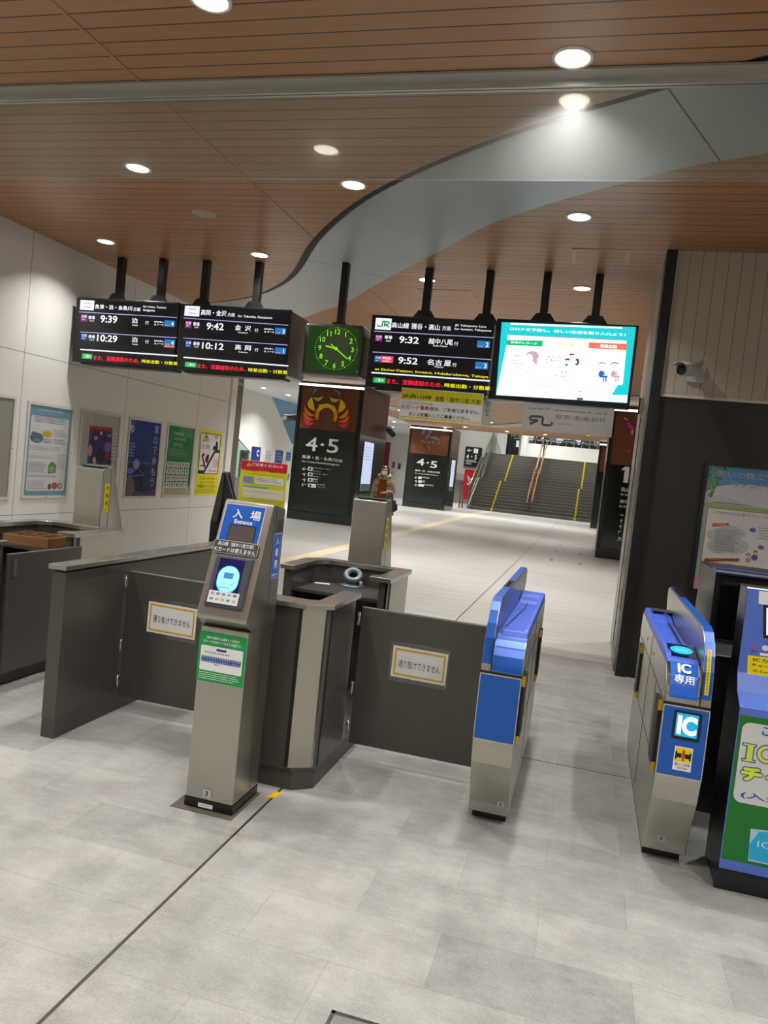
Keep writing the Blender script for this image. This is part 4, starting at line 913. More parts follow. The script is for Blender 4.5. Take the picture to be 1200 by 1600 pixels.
# ================================================================== BOOTHS
BCAP = pm('booth steel cap', 'a8a59e', .2, .8, .5, .06, (8, 8, 8))
def booth(x0, x1, label, door_folded):
    t = thing('attendant_booth', label, 'attendant booth', ((x0+x1)/2, 4.1, 0), 'grey attendant booths between the gates')
    ch = .07; w_ = .055; xf = x0+.09
    # near piece: front wall and two short returns
    near = [(xf, 3.33), (x1-ch-.03, 3.33), (x1, 3.40), (x1, 3.80), (x1-w_, 3.80), (x1-w_, 3.42), (x1-ch-.03, 3.385), (xf+w_, 3.385), (xf+w_, 3.80), (xf, 3.80)]
    b = MB(); b.prism(near, 2, .095, .862, DGREY); b.build('near_wall', t, bevel=.003)
    pl = [(xf+.01, 3.345), (x1-ch-.02, 3.34), (x1-.006, 3.41), (x1-.006, 4.9), (x0+.01, 4.9), (x0+.01, 4.4), (xf+.01, 4.4)]
    b = MB(); b.prism(pl, 2, 0, .095, DGREY2); b.build('plinth', t)
    o_ = .022
    cap = [(xf-o_, 3.305), (x1-ch-.02, 3.305), (x1+.02, 3.385), (x1+.02, 3.815), (x1-w_-.03, 3.815), (x1-w_-.03, 3.46), (x1-ch-.05, 3.44), (xf+w_+.02, 3.44), (xf+w_+.02, 3.815), (xf-o_, 3.815)]
    b = MB(); b.prism(cap, 2, .868, .892, BCAP); b.build('near_cap', t, bevel=.003)
    b = MB(); b.prism([(x1-ch-.042, 3.322), (x1-.018, 3.378), (x1-.012, 3.392), (x1-.02, 3.4), (x1-ch-.045, 3.34)], 2, .11, .866, STEEL); lab(b.build('corner_strip', t), 'pale steel corner strip')
    b = MB(); b.box(x1-ch-.062, x1-ch-.05, 3.326, 3.34, .11, .866, BLACKM).box(x1-.002, x1+.003, 3.41, 3.425, .11, .866, BLACKM); b.build('corner_gap', t)
    # far piece
    far = [(x0, 4.44), (x0, 4.84), (x0+.1, 4.96), (x1, 4.96), (x1, 4.44), (x1-w_, 4.44), (x1-w_, 4.905), (x0+.13, 4.905), (x0+w_, 4.82), (x0+w_, 4.44)]
    b = MB(); b.prism(far, 2, .095, .868, DGREY); b.build('far_wall', t, bevel=.003)
    fcap = [(x0-o_, 4.42), (x0-o_, 4.85), (x0+.09, 4.985), (x1+.02, 4.985), (x1+.02, 4.42), (x1-w_-.06, 4.42), (x1-w_-.06, 4.5), (x1-w_-.02, 4.52), (x1-w_-.02, 4.89), (x0+.14, 4.89), (x0+w_+.02, 4.81), (x0+w_+.02, 4.42)]
    b = MB(); b.prism(fcap, 2, .87, .9, BCAP); b.build('far_cap', t, bevel=.003)
    b = MB(); b.box(x1-.004, x1+.006, 4.50, 4.95, .1, .868, STEEL).box(x1-.014, x1+.002, 4.44, 4.46, .1, .868, STEELD); b.build('end_plate', t)
    b = MB(); b.box(x0+w_, x1-w_, 4.47, 4.905, .735, .755, pm('desk top', '423f3b', .35)); b.build('desk', t)
    b = MB(); b.box(xf+w_, x1-w_, 3.385, 3.70, .70, .72, pm('desk top', '423f3b', .35)); b.build('front_shelf', t)
    return t
bo = booth(-1.77, -1.10, 'grey attendant booth behind the entrance post, holding a round ring fixture', False)
bl = booth(-3.97, -3.30, 'grey attendant booth nearest the poster wall, holding a wooden tray', True)
def flap_door(pts, label, hinge_x, sx0, sz):
    x0, x1, y0, y1 = pts
    t = thing('passage_flap', label, 'gate flap', ((x0+x1)/2, (y0+y1)/2, .09), 'closed grey passage flaps')
    b = MB(); b.box(x0, x1, y0, y1, .09, .815, DGREY); b.build('panel', t, bevel=.003)
    b = MB(); b.box(x0, x1, y0-.001, y1+.001, .812, .818, STEELD); b.build('top_edge', t)
    for z in (.14, .35, .72): b = MB(); b.lathe([(.0005, 0), (.009, 0), (.009, .07), (.0005, .07)], (x0-.012, y0, z), CHROME, 10); b.build('hinge', t)
    return t
flap_door((-1.075, -.42, 3.84, 3.865), 'dark grey passage flap closed between the open booth and the blue gate', 0, 0, 0)
flap_door((-2.475, -1.75, 3.84, 3.865), 'dark grey passage flap closed between the low partition and the entrance post', 0, 0, 0)
t = thing('passage_flap', 'dark grey passage flap folded flat against the booth with the wooden tray', 'gate flap', (-3.29, 4.1, .09), 'closed grey passage flaps')
b = MB(); b.box(-3.276, -3.251, 3.80, 4.47, .09, .815, DGREY); b.build('panel', t, bevel=.003)
b = MB(); b.box(-3.251, -3.238, 3.83, 3.85, .68, .78, STEELD); b.build('latch', t)
def no_pass(x0, y, z1, w_, h, tilt, label):
    t = MB(); d = math.tan(tilt)
    p = Panel((x0, y, z1), (1, 0, -d), (0, 0, -1), .0008, mb=t)
    p.rect(-.012, -.022, w_+.02, h+.045, FILM, 1); p.rect(0, 0, w_, h, PAPER, 2); e = .009; g_ = ink('d2a81c'); i_ = .012
    p.rect(i_, i_, w_-2*i_, e, g_, 3); p.rect(i_, h-i_-e, w_-2*i_, e, g_, 3); p.rect(i_, i_, e, h-2*i_, g_, 3); p.rect(w_-i_-e, i_, e, h-2*i_, g_, 3)
    p.text('通り抜けできません', .035, h*.42, ink('2a2a2c'), w_-.07, .04, 3, .0)
    tag(p.build('paper_notice'), label, 'notice', 'laminated no passage notices')
no_pass(-.885, 3.836, .648, .29, .163, .01, 'laminated no passage notice with yellow border on the flap beside the blue gate')
no_pass(-2.325, 3.836, .668, .305, .175, .01, 'laminated no passage notice with yellow border on the flap beside the low partition')
# low partition
t = thing('partition', 'low dark grey partition with a steel cap, left of the entrance post', 'partition', (-2.53, 4.2, 0))
b = MB(); b.box(-2.57, -2.49, 3.315, 5.15, .1, .86, DGREY); b.build('panel', t, bevel=.003)
b = MB(); b.box(-2.568, -2.49, 3.318, 5.15, 0, .1, DGREY2); b.build('plinth', t)
b = MB(); b.box(-2.585, -2.478, 3.295, 5.16, .872, .897, BCAP); b.build('cap', t, bevel=.003)
b = MB(); b.box(-2.56, -2.50, 3.325, 5.14, .86, .872, BLACKM); b.build('shadow_gap', t)

# things on the desks
t = thing('ring_fixture', 'round grey ring fixture on a flange, on the booth desk', 'fixture', (-1.44, 4.84, .755)); c = V((-1.44, 4.84, .7555)); GF = pm('grey blue metal', '6f7a82', .35, .4, .5, .1, (60, 60, 60))
b = MB(); b.lathe([(.0005, 0), (.085, 0), (.085, .008), (.05, .012), (.046, .03), (.0005, .03)], c, GF); b.build('flange', t)
b = MB(); ax = V((.15, -.62, .77)).normalized(); tc = c+V((0, -.005, .07)); u1 = ax.cross(V((1, 0, 0))).normalized(); u2 = ax.cross(u1)
seg, sg2 = 32, 14; vs_ = []
for k in range(seg):
    d = u1*math.cos(2*math.pi*k/seg)+u2*math.sin(2*math.pi*k/seg)
    vs_ += [tc+d*(.046+.02*math.cos(2*math.pi*j/sg2))+ax*.024*math.sin(2*math.pi*j/sg2) for j in range(sg2)]
b.add(vs_, [(k*sg2+j, ((k+1) % seg)*sg2+j, ((k+1) % seg)*sg2+(j+1) % sg2, k*sg2+(j+1) % sg2) for k in range(seg) for j in range(sg2)], GF, True); b.build('ring', t)
b = MB(); b.lathe([(.0005, 0), (.028, 0)], tc-ax*.012, BLACKG, 24, axis=ax); b.build('socket', t, solid=False)
b = MB(); b.box(-1.385, -1.375, 4.80, 4.81, .785, .80, GF); b.lathe([(.012, 0), (.012, .035), (.0005, .035)], (-1.375, 4.81, .765), GF, 12); b.build('clamp', t)
p = Panel((-1.68, 4.78, .7555), (1, .25, 0), (.25, -1, 0), .001); p.rect(0, 0, .1, .05, PAPER, 1); tag(p.build('paper_slip'), 'white slip of paper lying on the booth desk', 'paper')
t = thing('wooden_tray', 'open varnished wooden tray with dividers on the booth desk', 'tray', (-3.72, 4.58, .755))
def rot2(x, y, a, c): return (c[0]+x*math.cos(a)-y*math.sin(a), c[1]+x*math.sin(a)+y*math.cos(a))
WD = pm('varnished pine', '805a34', .35, 0, .5, .3, (6, 30, 60)); TA = .12; TC = (-3.715, 4.60)
def rbox(b, x0, x1, y0, y1, z0, z1, mt): b.prism([rot2(x, y, TA, TC) for x, y in ((x0, y0), (x1, y0), (x1, y1), (x0, y1))], 2, z0, z1, mt)
hw, hd = .175, .14
b = MB(); rbox(b, -hw, hw, -hd, hd, .756, .766, WD); b.build('bottom', t)
for nm, q in (('front_side', (-hw, hw, -hd, -hd+.012)), ('back_side', (-hw, hw, hd-.012, hd)), ('end_side', (-hw, -hw+.012, -hd, hd)), ('end_side', (hw-.012, hw, -hd, hd))):
    b = MB(); rbox(b, *q, .756, .83, WD); b.build(nm, t, bevel=.002)
for q in ((.02, .03, -hd, hd), (-hw, .02, .03, .04), (-.08, -.07, .04, hd)):
    b = MB(); rbox(b, *q, .766, .822, WD); b.build('divider', t)
t = thing('tape_roll', 'blue and white roll of tape on the desk behind the wooden tray', 'tape roll', (-3.60, 4.83, .755))
b = MB(); b.lathe([(.038, 0), (.055, 0), (.055, .088), (.038, .088), (.038, 0)], (-3.60, 4.83, .7555), pm('pale blue tape', 'b8cad8', .4), 28); b.build('roll', t)
b = MB(); b.lathe([(.034, 0), (.038, 0), (.038, .088), (.034, .088), (.034, 0)], (-3.60, 4.83, .7555), PAPER, 28); b.build('core', t)
# black slanted device beyond the partition
t = thing('reader_stand', 'black slanted screen stand beyond the low partition, against the poster wall', 'screen stand', (-2.95, 6.1, 0))
b = MB(); b.prism([(5.95, .0), (6.2, 0), (6.2, 1.25), (6.12, 1.38), (6.08, 1.37), (5.95, .95)], 0, -3.09, -3.03, BLACKM); b.build('stand', t, bevel=.004)
b = MB(); b.prism([(-3.03, .6), (-3.03, 1.37), (-3.0, 1.36), (-2.905, 1.13), (-2.915, 1.08), (-3.0, .95), (-3.0, .6)], 1, 6.0, 6.05, BLACKG); b.build('screen', t, bevel=.004)
b = MB(); b.tube([(-3.0, 5.997, 1.36), (-2.905, 5.997, 1.13), (-2.915, 5.997, 1.08)], .006, pm('blue grey edge', '4a5a8a', .2)); b.build('edge', t)
b = MB(); b.prism([(6.02, 0), (6.16, 0), (6.16, .62), (6.02, .62)], 0, -3.03, -2.99, BLACKM); b.build('foot', t)

# ================================================================== CHARGING MACHINE
t = thing('charging_machine', 'blue and green card charging machine at the edge, with a black plinth', 'ticket machine', (1.0, 3.65, 0))
mx0, mx1 = .672, 1.35
side = [(3.30, .1), (3.33, .0), (3.60, 0), (3.60, 1.22), (3.47, 1.22), (3.44, 1.20), (3.43, .87), (3.385, .80), (3.30, .755)]
b = MB(); b.prism(side, 0, mx0, mx1, pm('machine side black', '0e0e12', .3)); b.build('cabinet', t, bevel=.004)
b = MB(); b.prism([(3.296, .80-.045), (3.381, .80), (3.426, .87), (3.426, .86), (3.39, .79), (3.31, .74)], 0, mx0, mx1, BLUE3); b.prism([(3.294, .715), (3.294, .757), (3.30, .757), (3.30, .715)], 0, mx0, mx1, BLUE3)
b.build('ledge', t)
p = Panel((mx0, 3.438, 1.218), (1, 0, 0), (0, -.03, -1), .001, mb=MB(), crop=(1090, 880, 2.963))
p.rect(0, 0, mx1-mx0, .35, BLUE3, 1); fpn = p.build('control_panel', t)
p = Panel((mx0, 3.4375, 1.218), (1, 0, 0), (0, -.03, -1), .001, crop=(1090, 880, 2.963))
p.Q([(284, 128), (500, 150), (500, 215), (282, 188)], PAPER, 2); p.Q([(304, 192), (500, 215), (500, 372), (303, 345)], pm('screen bezel black', '101014', .3), 2); p.Q([(318, 206), (500, 228), (500, 352), (317, 332)], lit('e8ecf8', 1.0), 3)
p.E(252, 378, 270, 397, ink('c83858'), 2); p.E(299, 378, 328, 408, PAPER, 2); p.E(303, 382, 324, 404, ink('d8dce4'), 3); p.R(248, 402, 276, 414, 2, ink('1c2a6a'), 2); p.T('チャ', 305, 364, 328, 376, INK, 2); p.Q([(288, 414), (330, 420), (330, 432), (288, 426)], PAPER, 2)
p.Q([(232, 425), (480, 455), (476, 550), (228, 514)], YEL, 2); p.T('ICカ', 258, 436, 322, 462, INK, 3, .02); p.T('チャー', 250, 462, 330, 488, INK, 3, .02); p.T('IC Car', 258, 490, 326, 512, INK, 3, .01)
p.rect(.18, .365-.03, .06, .006, INK, 4)
p.build('control_printing', t)
p = Panel((mx0, 3.294, .757), (1, 0, 0), (0, 0, -1), .001, crop=(1090, 880, 2.963))
p.rect(0, 0, mx1-mx0, .66, BLUE3, 0.5); p.rect(.004, .03, .668, .59, pm('green front sheet', '0a6e22', .35), 1); p.rr(.018, .055, .635, .325, .03, ink('c9cbc9'), 2)
BI = ink('1c58b0'); LI = ink('cfdc3a')
p.T('こ', 302, 757, 334, 800, BI, 3, .03)
def thick_I(e, m_, l):
    for q in ((213, 832, 268, 848), (232, 840, 250, 915), (208, 905, 262, 921)): p.B(q[0]-e, q[1]-e, q[2]+e, q[3]+e, m_, l)
thick_I(5, BI, 3); thick_I(0, LI, 4)
def thick_C(r0, r1, m_, l):
    a, c = p.px(320, 885); f = p.px(321, 885)[0]-a; n = 22; an = [math.radians(42+276*k/n) for k in range(n+1)]
    for k in range(n):
        p.poly([(a+math.cos(an[k])*r1*f, c-math.sin(an[k])*r1*f), (a+math.cos(an[k+1])*r1*f, c-math.sin(an[k+1])*r1*f), (a+math.cos(an[k+1])*r0*f, c-math.sin(an[k+1])*r0*f), (a+math.cos(an[k])*r0*f, c-math.sin(an[k])*r0*f)], m_, l)
thick_C(24, 50, BI, 3); thick_C(29, 45, LI, 4)
for dx, dy in ((-7, 0), (7, 0), (0, -7), (0, 7), (-5, -5), (5, 5), (-5, 5), (5, -5)): p.T('チャ', 208+dx, 940+dy, 392+dx, 1036+dy, BI, 3+(dx+dy*3+30)*.01, .035)
for dx, dy in ((-3, 0), (3, 0), (0, -3), (0, 3)): p.T('チャ', 208+dx, 940+dy, 392+dx, 1036+dy, LI, 5+(dx+dy*3+12)*.01, .035)
p.T('(入金', 203, 1052, 400, 1125, BI, 3, .02)
p.Q([(245, 1228), (480, 1255), (475, 1425), (232, 1376)], ink('a8c8d8'), 2); p.Q([(285, 1240), (480, 1262), (475, 1418), (236, 1368), (238, 1300)], ink('2ea8d8'), 3); p.T('IC', 278, 1282, 340, 1325, ink('bfe4f4'), 4, -.01)
p.build('green_front_sheet', t)
b = MB(); b.prism([(3.285, .095), (3.32, .0), (3.34, 0), (3.34, .1)], 0, mx0-.003, mx1, pm('black plinth', '0b0b0d', .3)); b.build('plinth', t)
# black cabinet behind it
t = thing('black_cabinet', 'tall black cabinet with a dark sloping top behind the blue gate', 'cabinet', (1.1, 4.4, 0))
b = MB(); b.prism([(4.0, .04), (4.8, .04), (4.8, 1.21), (4.3, 1.21), (4.25, 1.19), (4.22, .86), (4.0, .82)], 0, .67, 1.55, pm('machine side black', '0e0e12', .3)); b.build('body', t, bevel=.004)
b = MB(); b.prism([(4.205, .88), (4.235, 1.16), (4.24, 1.16), (4.215, .88)], 0, .70, 1.52, BLACKG); b.build('screen', t)
b = MB(); b.box(.665, 1.56, 4.22, 4.32, 1.195, 1.222, pm('navy top strip', '1c2f6a', .3)).box(.665, 1.56, 4.216, 4.222, 1.205, 1.216, ALU); b.build('top_strip', t)
b = MB(); b.box(.66, 1.56, 3.98, 4.8, 0, .04, ALU); b.build('foot_rail', t)

# ================================================================== POSTERS
def frame(yc0, yc1, z0, z1, label, draw, crop, dark=False):
    t = thing('framed_poster', label, 'poster', (-5.8, (yc0+yc1)/2, z0), 'framed posters on the white wall')
    b = MB(); fw = .03; x0, x1 = -5.8, -5.785; fm = pm('white poster frame', 'c8c7c0', .4)
    for q in ((yc0-fw, yc1+fw, z1, z1+fw), (yc0-fw, yc1+fw, z0-fw, z0), (yc0-fw, yc0, z0, z1), (yc1, yc1+fw, z0, z1)): b.box(x0, x1, *q, fm)
    b.lathe([(.008, 0), (.008, .004), (.0005, .004)], (-5.785, yc1+.02, (z0+z1)/2), STEELD, 10, axis=(1, 0, 0)); b.lathe([(.008, 0), (.008, .004), (.0005, .004)], (-5.785, (yc0+yc1)/2, z0-.02), STEELD, 10, axis=(1, 0, 0))
    b.build('frame', t)
    p = Panel((-5.797, yc0, z1), (0, 1, 0), (0, 0, -1), .0008, crop=crop); p.clip = (0, 0, yc1-yc0, z1-z0); draw(p, yc1-yc0, z1-z0); p.build('print', t)
    b = MB(); b.box(-5.790, -5.7885, yc0, yc1, z0, z1, COVER); b.build('cover', t)
P1 = (30, 620, 7.5); P2 = (190, 640, 7.0588)
def d0(p, w_, h): p.rect(0, 0, w_, h, pm('blank poster board', '9c9b92', .5), 1)
def d1(p, w_, h):
    p.rect(0, 0, w_, h, ink('6fa2ba'), 1); p.rr(.035, .11, w_-.07, h-.16, .03, ink('e2e4e6'), 2)
    p.T('お手廻り品のご案内', 225, 140, 515, 195, WI, 3, .02)
    p.R(180, 200, 545, 345, 5, ink('5a5a5c'), 3, 1, .4); p.R(140, 365, 260, 382, 1, ink('4a4a8a'), 3, 9)
    p.E(130, 410, 275, 545, ink('4a6a9a'), 3); p.E(140, 400, 200, 480, ink('5a7a6a'), 4); p.E(155, 480, 240, 530, ink('7a9a8a'), 4); p.E(268, 385, 382, 485, ink('e6d040'), 3); p.R(280, 415, 370, 470, 3, ink('c86a3a'), 4, 2)
    p.R(400, 390, 545, 490, 4, ink('77777a'), 3, 3, .35); p.R(400, 500, 545, 575, 3, ink('4a4a4a'), 3, 4, .4); p.R(280, 495, 380, 555, 3, ink('6a6a7a'), 3, 5); p.R(125, 570, 500, 650, 3, ink('88888a'), 3, 6, .3)
    p.R(115, 685, 430, 740, 2, ink('c86a50'), 3, 7, .3); p.R(110, 760, 315, 900, 6, ink('66666a'), 3, 8, .35)
    p.Q([(385, 755), (432, 800), (425, 890), (330, 900), (338, 800)], ink('4a9a52'), 3); p.E(345, 810, 405, 890, ink('8ab870'), 4); p.R(445, 680, 535, 860, 7, ink('8a96a4'), 3, 10, .3); p.R(100, 920, 480, 950, 1, ink('7a7a9a'), 3, 11)
    p.R(95, 980, 320, 1095, 5, ink('b0707a'), 3, 12, .35); p.E(335, 1015, 368, 1090, ink('4a5a6a'), 3); p.E(378, 1000, 440, 1085, ink('c05058'), 3); p.E(446, 1010, 500, 1080, ink('8a8a5a'), 3); p.E(458, 1028, 490, 1060, ink('e2e4e6'), 4)
def d2(p, w_, h):      # the figure on this print is left out: a plain night scene stands in
    p.rect(0, 0, w_, h, ink('b8b7b2'), 1)
    p.Q([(825, 335), (1090, 365), (1075, 800), (795, 780)], ink('3a2a6e'), 2); p.Q([(825, 335), (1090, 365), (1089, 410), (824, 385)], ink('b02a30'), 3); p.R(840, 350, 1080, 385, 1, WI, 4)
    p.E(875, 455, 918, 510, ink('c8b84a'), 3); p.E(945, 405, 975, 450, ink('c8c6d0'), 3)
    for q in ((810, 560, 850, 700, 'c8a0b0'), (1000, 520, 1070, 650, '8a6ab0'), (860, 700, 900, 790, 'd8b0a8'), (1010, 640, 1050, 740, 'a03050'), (900, 600, 990, 790, '241c40'), (1030, 430, 1080, 480, '7a9a8a')): p.E(*q[:4], ink(q[4]), 3)
    p.R(1095, 420, 1150, 760, 8, ink('d6d6d4'), 2, 4, .5)
def d3(p, w_, h):
    p.rect(0, 0, w_, h, ink('1b3a80'), 1); p.rect(0, 0, w_, h*.3, ink('1a3a92'), 2); p.rect(0, h*.55, w_, h*.45, ink('1c2c60'), 2)
    p.ell(w_*.5, h*1.05, w_*.75, h*.33, ink('4a4e5c'), 3); p.ell(w_*.62, h*.78, w_*.5, h*.17, ink('16265e'), 4); p.ell(w_*.1, h*.88, w_*.22, h*.14, ink('6a6a72'), 4)
    p.rows(.02, h*.545, w_*.96, .03, 2, ink('b0bcd0'), 5, 3, .25); p.E(132, 540, 190, 660, ink('8a9ab8'), 5); p.E(60, 640, 130, 710, ink('6a7ad8'), 5); p.L(70, 735, 240, 720, .008, ink('9aa4c0'), 5); p.L(190, 660, 240, 720, .006, ink('9aa4c0'), 5)
    for k, ch in enumerate('富山で休もう'[:6]):
        y = .03+k*.145; p.text(ch, w_*.80, y, ink('b8d0f4'), .1, .11, 5, .01)
    p.text('ゆ', .02, .06, WI, .08, .12, 5); p.rows(.03, .3, .14, .2, 5, ink('8aa4d8'), 5, 7, .5)
def d4(p, w_, h):
    p.rect(0, 0, w_, h, ink('2a8a50'), 1); p.Q([(620, 190), (795, 212), (790, 330), (660, 300)], ink('4aa068'), 2)
    for q in (('MAKE', 583, 243, 682, 290), ('TOYAMA', 580, 305, 705, 350), ('STYLE', 572, 368, 668, 415)): p.T(*q, ink('e4efe6'), 3, -.005)
    p.R(530, 425, 720, 530, 6, ink('b8dcc4'), 3, 4, .22); p.rect(0, h*.875, w_, h*.125, ink('cfcaa8'), 2); p.rows(.02, h*.9, w_*.9, .09, 3, ink('8a8460'), 3, 5, .4)
    rg = random.Random(5)
    for j in range(4):
        for i in range(5):
            x, y = .045+i*.128, .51+j*.098; p.rect(x, y, .108, .082, ink('dfe2dc'), 3); p.ell(x+.054, y+.034, .022, .022, ink(rg.choice(['8a6a4a', '5a5a5a', 'a8763a', '3a6a5a', '9a8a7a', 'b05a4a'])), 4, 10); p.rect(x+.02, y+.064, .068, .006, ink('8a8a88'), 4)
frame(5.95, 6.66, .85, 1.86, 'empty grey framed board on the white wall cut by the edge of the photo', d0, None)
frame(6.895, 7.58, .862, 1.838, 'framed pale blue poster of printed notices with a white sheet on it', d1, P1)
frame(7.77, 8.50, .86, 1.845, 'framed grey poster with a purple night picture above the exit post', d2, P1)
frame(8.735, 9.46, .842, 1.842, 'framed dark blue night harbour poster with white vertical lettering', d3, P2)
frame(9.665, 10.385, .845, 1.842, 'framed green poster with a grid of small pictures', d4, P2)
p = Panel((-5.795, 10.565, 1.86), (0, 1, 0), (0, 0, -1), .0008, crop=P2); p.mb.box(-5.7995, -5.7955, 10.565, 11.30, .84, 1.86, PAPER)
YP = ink('dcd916'); p.rect(0, 0, .735, 1.02, YP, 1)
p.Q([(885, 250), (1090, 280), (1098, 295), (1060, 705), (1045, 715), (850, 705), (840, 690), (870, 265)], INK, 2); p.Q([(888, 258), (1085, 288), (1090, 300), (1053, 700), (1040, 707), (855, 697), (848, 685), (876, 270)], ink('e6e6e8'), 3)
p.Q([(937, 245), (962, 352), (895, 348)], INK, 4); p.Q([(936, 262), (955, 345), (903, 342)], ink('e8dc20'), 5); p.T('!', 930, 285, 940, 335, INK, 6, .03)
p.T('注意', 880, 375, 970, 440, ink('c83a40'), 4, .0); p.L(840, 685, 905, 688, .05, INK, 4); p.L(905, 690, 1025, 465, .05, INK, 4); p.L(1025, 458, 1078, 464, .05, INK, 4)
p.E(1030, 290, 1060, 325, INK, 4); p.E(1036, 298, 1054, 318, ink('e6e6e8'), 5); p.Q([(1045, 340), (1062, 365), (1060, 460), (1030, 455), (1035, 380)], INK, 4); p.Q([(1010, 400), (1035, 405), (1030, 450), (1005, 445)], INK, 4)
p.Q([(940, 490), (965, 500), (950, 600), (915, 570)], ink('a03030'), 4); p.E(925, 510, 955, 560, INK, 5); p.L(885, 500, 905, 585, .04, INK, 4); p.L(905, 585, 915, 640, .05, INK, 4); p.E(890, 478, 912, 515, INK, 4); p.L(865, 620, 900, 615, .02, INK, 4)
p.T('注意', 1010, 545, 1050, 640, ink('c88088'), 4); p.T('Caution', 958, 655, 1045, 692, ink('c85a60'), 4)
p.T('エスカレーターでは', 862, 742, 1020, 778, INK, 3, .02); p.T('キャリーバッグから', 860, 786, 1015, 816, INK, 3, .02); p.T('手を離さないでください', 828, 825, 1030, 862, INK, 3, .02); p.R(820, 875, 1035, 930, 3, INK, 3, 5, .3)
tag(p.build('warning_poster'), 'yellow escalator caution poster at the far end of the white wall', 'poster')
# poster in the dark wall
t = thing('framed_poster', 'large illustrated railway fan club poster on the dark wall above the black cabinet', 'poster', (1.3, 6.83, .86))
px0, pz1, pw, ph = .915, 1.862, .73, 1.03
b = MB()
for q in ((px0-.03, px0+pw+.03, pz1, pz1+.03), (px0-.03, px0+pw+.03, pz1-ph-.03, pz1-ph), (px0-.03, px0, pz1-ph, pz1), (px0+pw, px0+pw+.03, pz1-ph, pz1)): b.box(q[0], q[1], 6.805, 6.85, q[2], q[3], pm('poster frame dark', '1c1a19', .35))
b.build('frame', t)
p = Panel((px0, 6.822, pz1), (1, 0, 0), (0, 0, -1), .0008, crop=(1080, 710, 8.425))
p.clip = (0, 0, pw, ph); p.mb.box(px0, px0+pw, 6.8225, 6.83, pz1-ph, pz1, PAPER)
p.rect(0, 0, pw, ph, ink('a8c8cc'), 1); p.rect(0, 0, pw, .32, ink('5a98c8'), 2); p.ell(.35, .26, .36, .13, ink('d6d2dc'), 3); p.ell(.12, .30, .14, .06, ink('c8c4cc'), 3)
p.rect(0, .31, pw, .035, ink('9ab86a'), 4); p.rows(.07, .295, .3, .018, 1, ink('6a7a8a'), 5, 2)
rg = random.Random(11)
for k in range(70):
    x, y = rg.uniform(0, .17)**1, rg.uniform(0, .26); s_ = 1-max(0, (x/.17)*(y/.26)); p.ell(x*s_+.005, y, .012, .009, ink(rg.choice(['4a8a2a', '6aa83a', '82b84a', '3a7a2a'])), 5, 8) if x*s_ > 0 else None
p.rect(.5, .27, .23, .03, ink('5a7a4a'), 5); p.rect(.53, .3, .012, .05, ink('4a5a4a'), 5); p.rect(.56, .305, .1, .02, WI, 6); p.rect(.6, .306, .03, .015, ink('c84a4a'), 7)
NVI = ink('4a6a9a'); p.T('あいの風とや', 362, 215, 1080, 352, ink('e4e8ee'), 6, .04); p.T('あいの風とや', 365, 220, 1075, 348, NVI, 7, .0); p.T('ファンクラ', 545, 355, 1060, 485, ink('e4e8ee'), 6, .04); p.T('ファンクラ', 548, 358, 1056, 480, NVI, 7, .0)
p.rr(.03, .345, pw-.04, .66, .01, ink('b08a4a'), 4); p.rr(.04, .352, pw-.055, .66, .01, ink('e6e2de'), 5)
p.T('これがわたしのマイレール。', 290, 735, 1060, 858, INK, 6, .0); p.R(350, 835, 940, 900, 1, ink('7a6a6a'), 6, 3, .4); p.R(340, 700, 960, 760, 1, ink('b0b0b8'), 6, 6, .4)
p.Q([(275, 905), (500, 905), (490, 950), (275, 950)], ink('d8582a'), 6); p.T('入会特典', 340, 915, 460, 945, WI, 7)
for q in ((215, 960, 520, 1180), (350, 920, 700, 1150), (220, 1100, 520, 1330), (420, 1080, 740, 1330)): p.E(*q, ink('c4c6c8'), 6)
p.R(320, 975, 640, 1310, 11, ink('5a5a60'), 7, 7, .3); p.E(770, 960, 850, 1030, ink('4a6ab0'), 6); p.E(875, 1190, 955, 1260, ink('4a6ab0'), 6); p.R(880, 960, 1050, 1150, 5, ink('7a7a82'), 6, 8, .3)
p.rect(.0, .93, pw, .1, ink('d89aa8'), 6); p.Q([(175, 1365), (650, 1370), (620, 1390), (640, 1410), (170, 1410)], ink('a83030'), 7); p.T('JR西日本の駅でも使えます', 200, 1378, 590, 1405, ink('f0c83a'), 8)
for q in ((720, 1295, 775, 1360, '7a4a30'), (725, 1310, 770, 1365, 'e0b898'), (710, 1360, 780, 1430, 'a89a6a'), (820, 1262, 868, 1320, '5a3a28'), (824, 1280, 864, 1325, 'e0b898'), (790, 1315, 870, 1400, '3a4ab0'), (890, 1365, 940, 1430, 'd8d8d8')): p.E(*q[:4], ink(q[4]), 8)
p.build('print', t)
b = MB(); b.box(px0, px0+pw, 6.81, 6.812, pz1-ph, pz1, COVER); b.build('cover', t)
# security camera on the ribbed wall
t = thing('security_camera', 'white bullet security camera on the beige ribbed wall', 'security camera', (.70, 6.75, 2.53))
CAMW = pm('camera white', 'b9bab6', .35)
b = MB(); b.box(.665, .795, 6.80, 6.835, 2.525, 2.665, CAMW); b.build('mount_plate', t, bevel=.006)
b = MB(); b.tube([(.73, 6.80, 2.59), (.715, 6.77, 2.605), (.69, 6.74, 2.605)], .016, STEELD); b.build('bracket', t)
ca, cb_ = V((.735, 6.77, 2.615)), V((.585, 6.52, 2.58)); cd_ = (cb_-ca).normalized()
b = MB(); b.lathe([(.0005, 0), (.046, .0), (.05, .02), (.05, (cb_-ca).length), (.044, (cb_-ca).length+.004)], ca, CAMW, 28, axis=cd_); b.build('barrel', t)
b = MB(); b.lathe([(.045, 0), (.038, -.012), (.024, -.014), (.02, -.004), (.0005, -.004)], cb_+cd_*.004, BLACKG, 24, axis=cd_); b.build('lens', t)
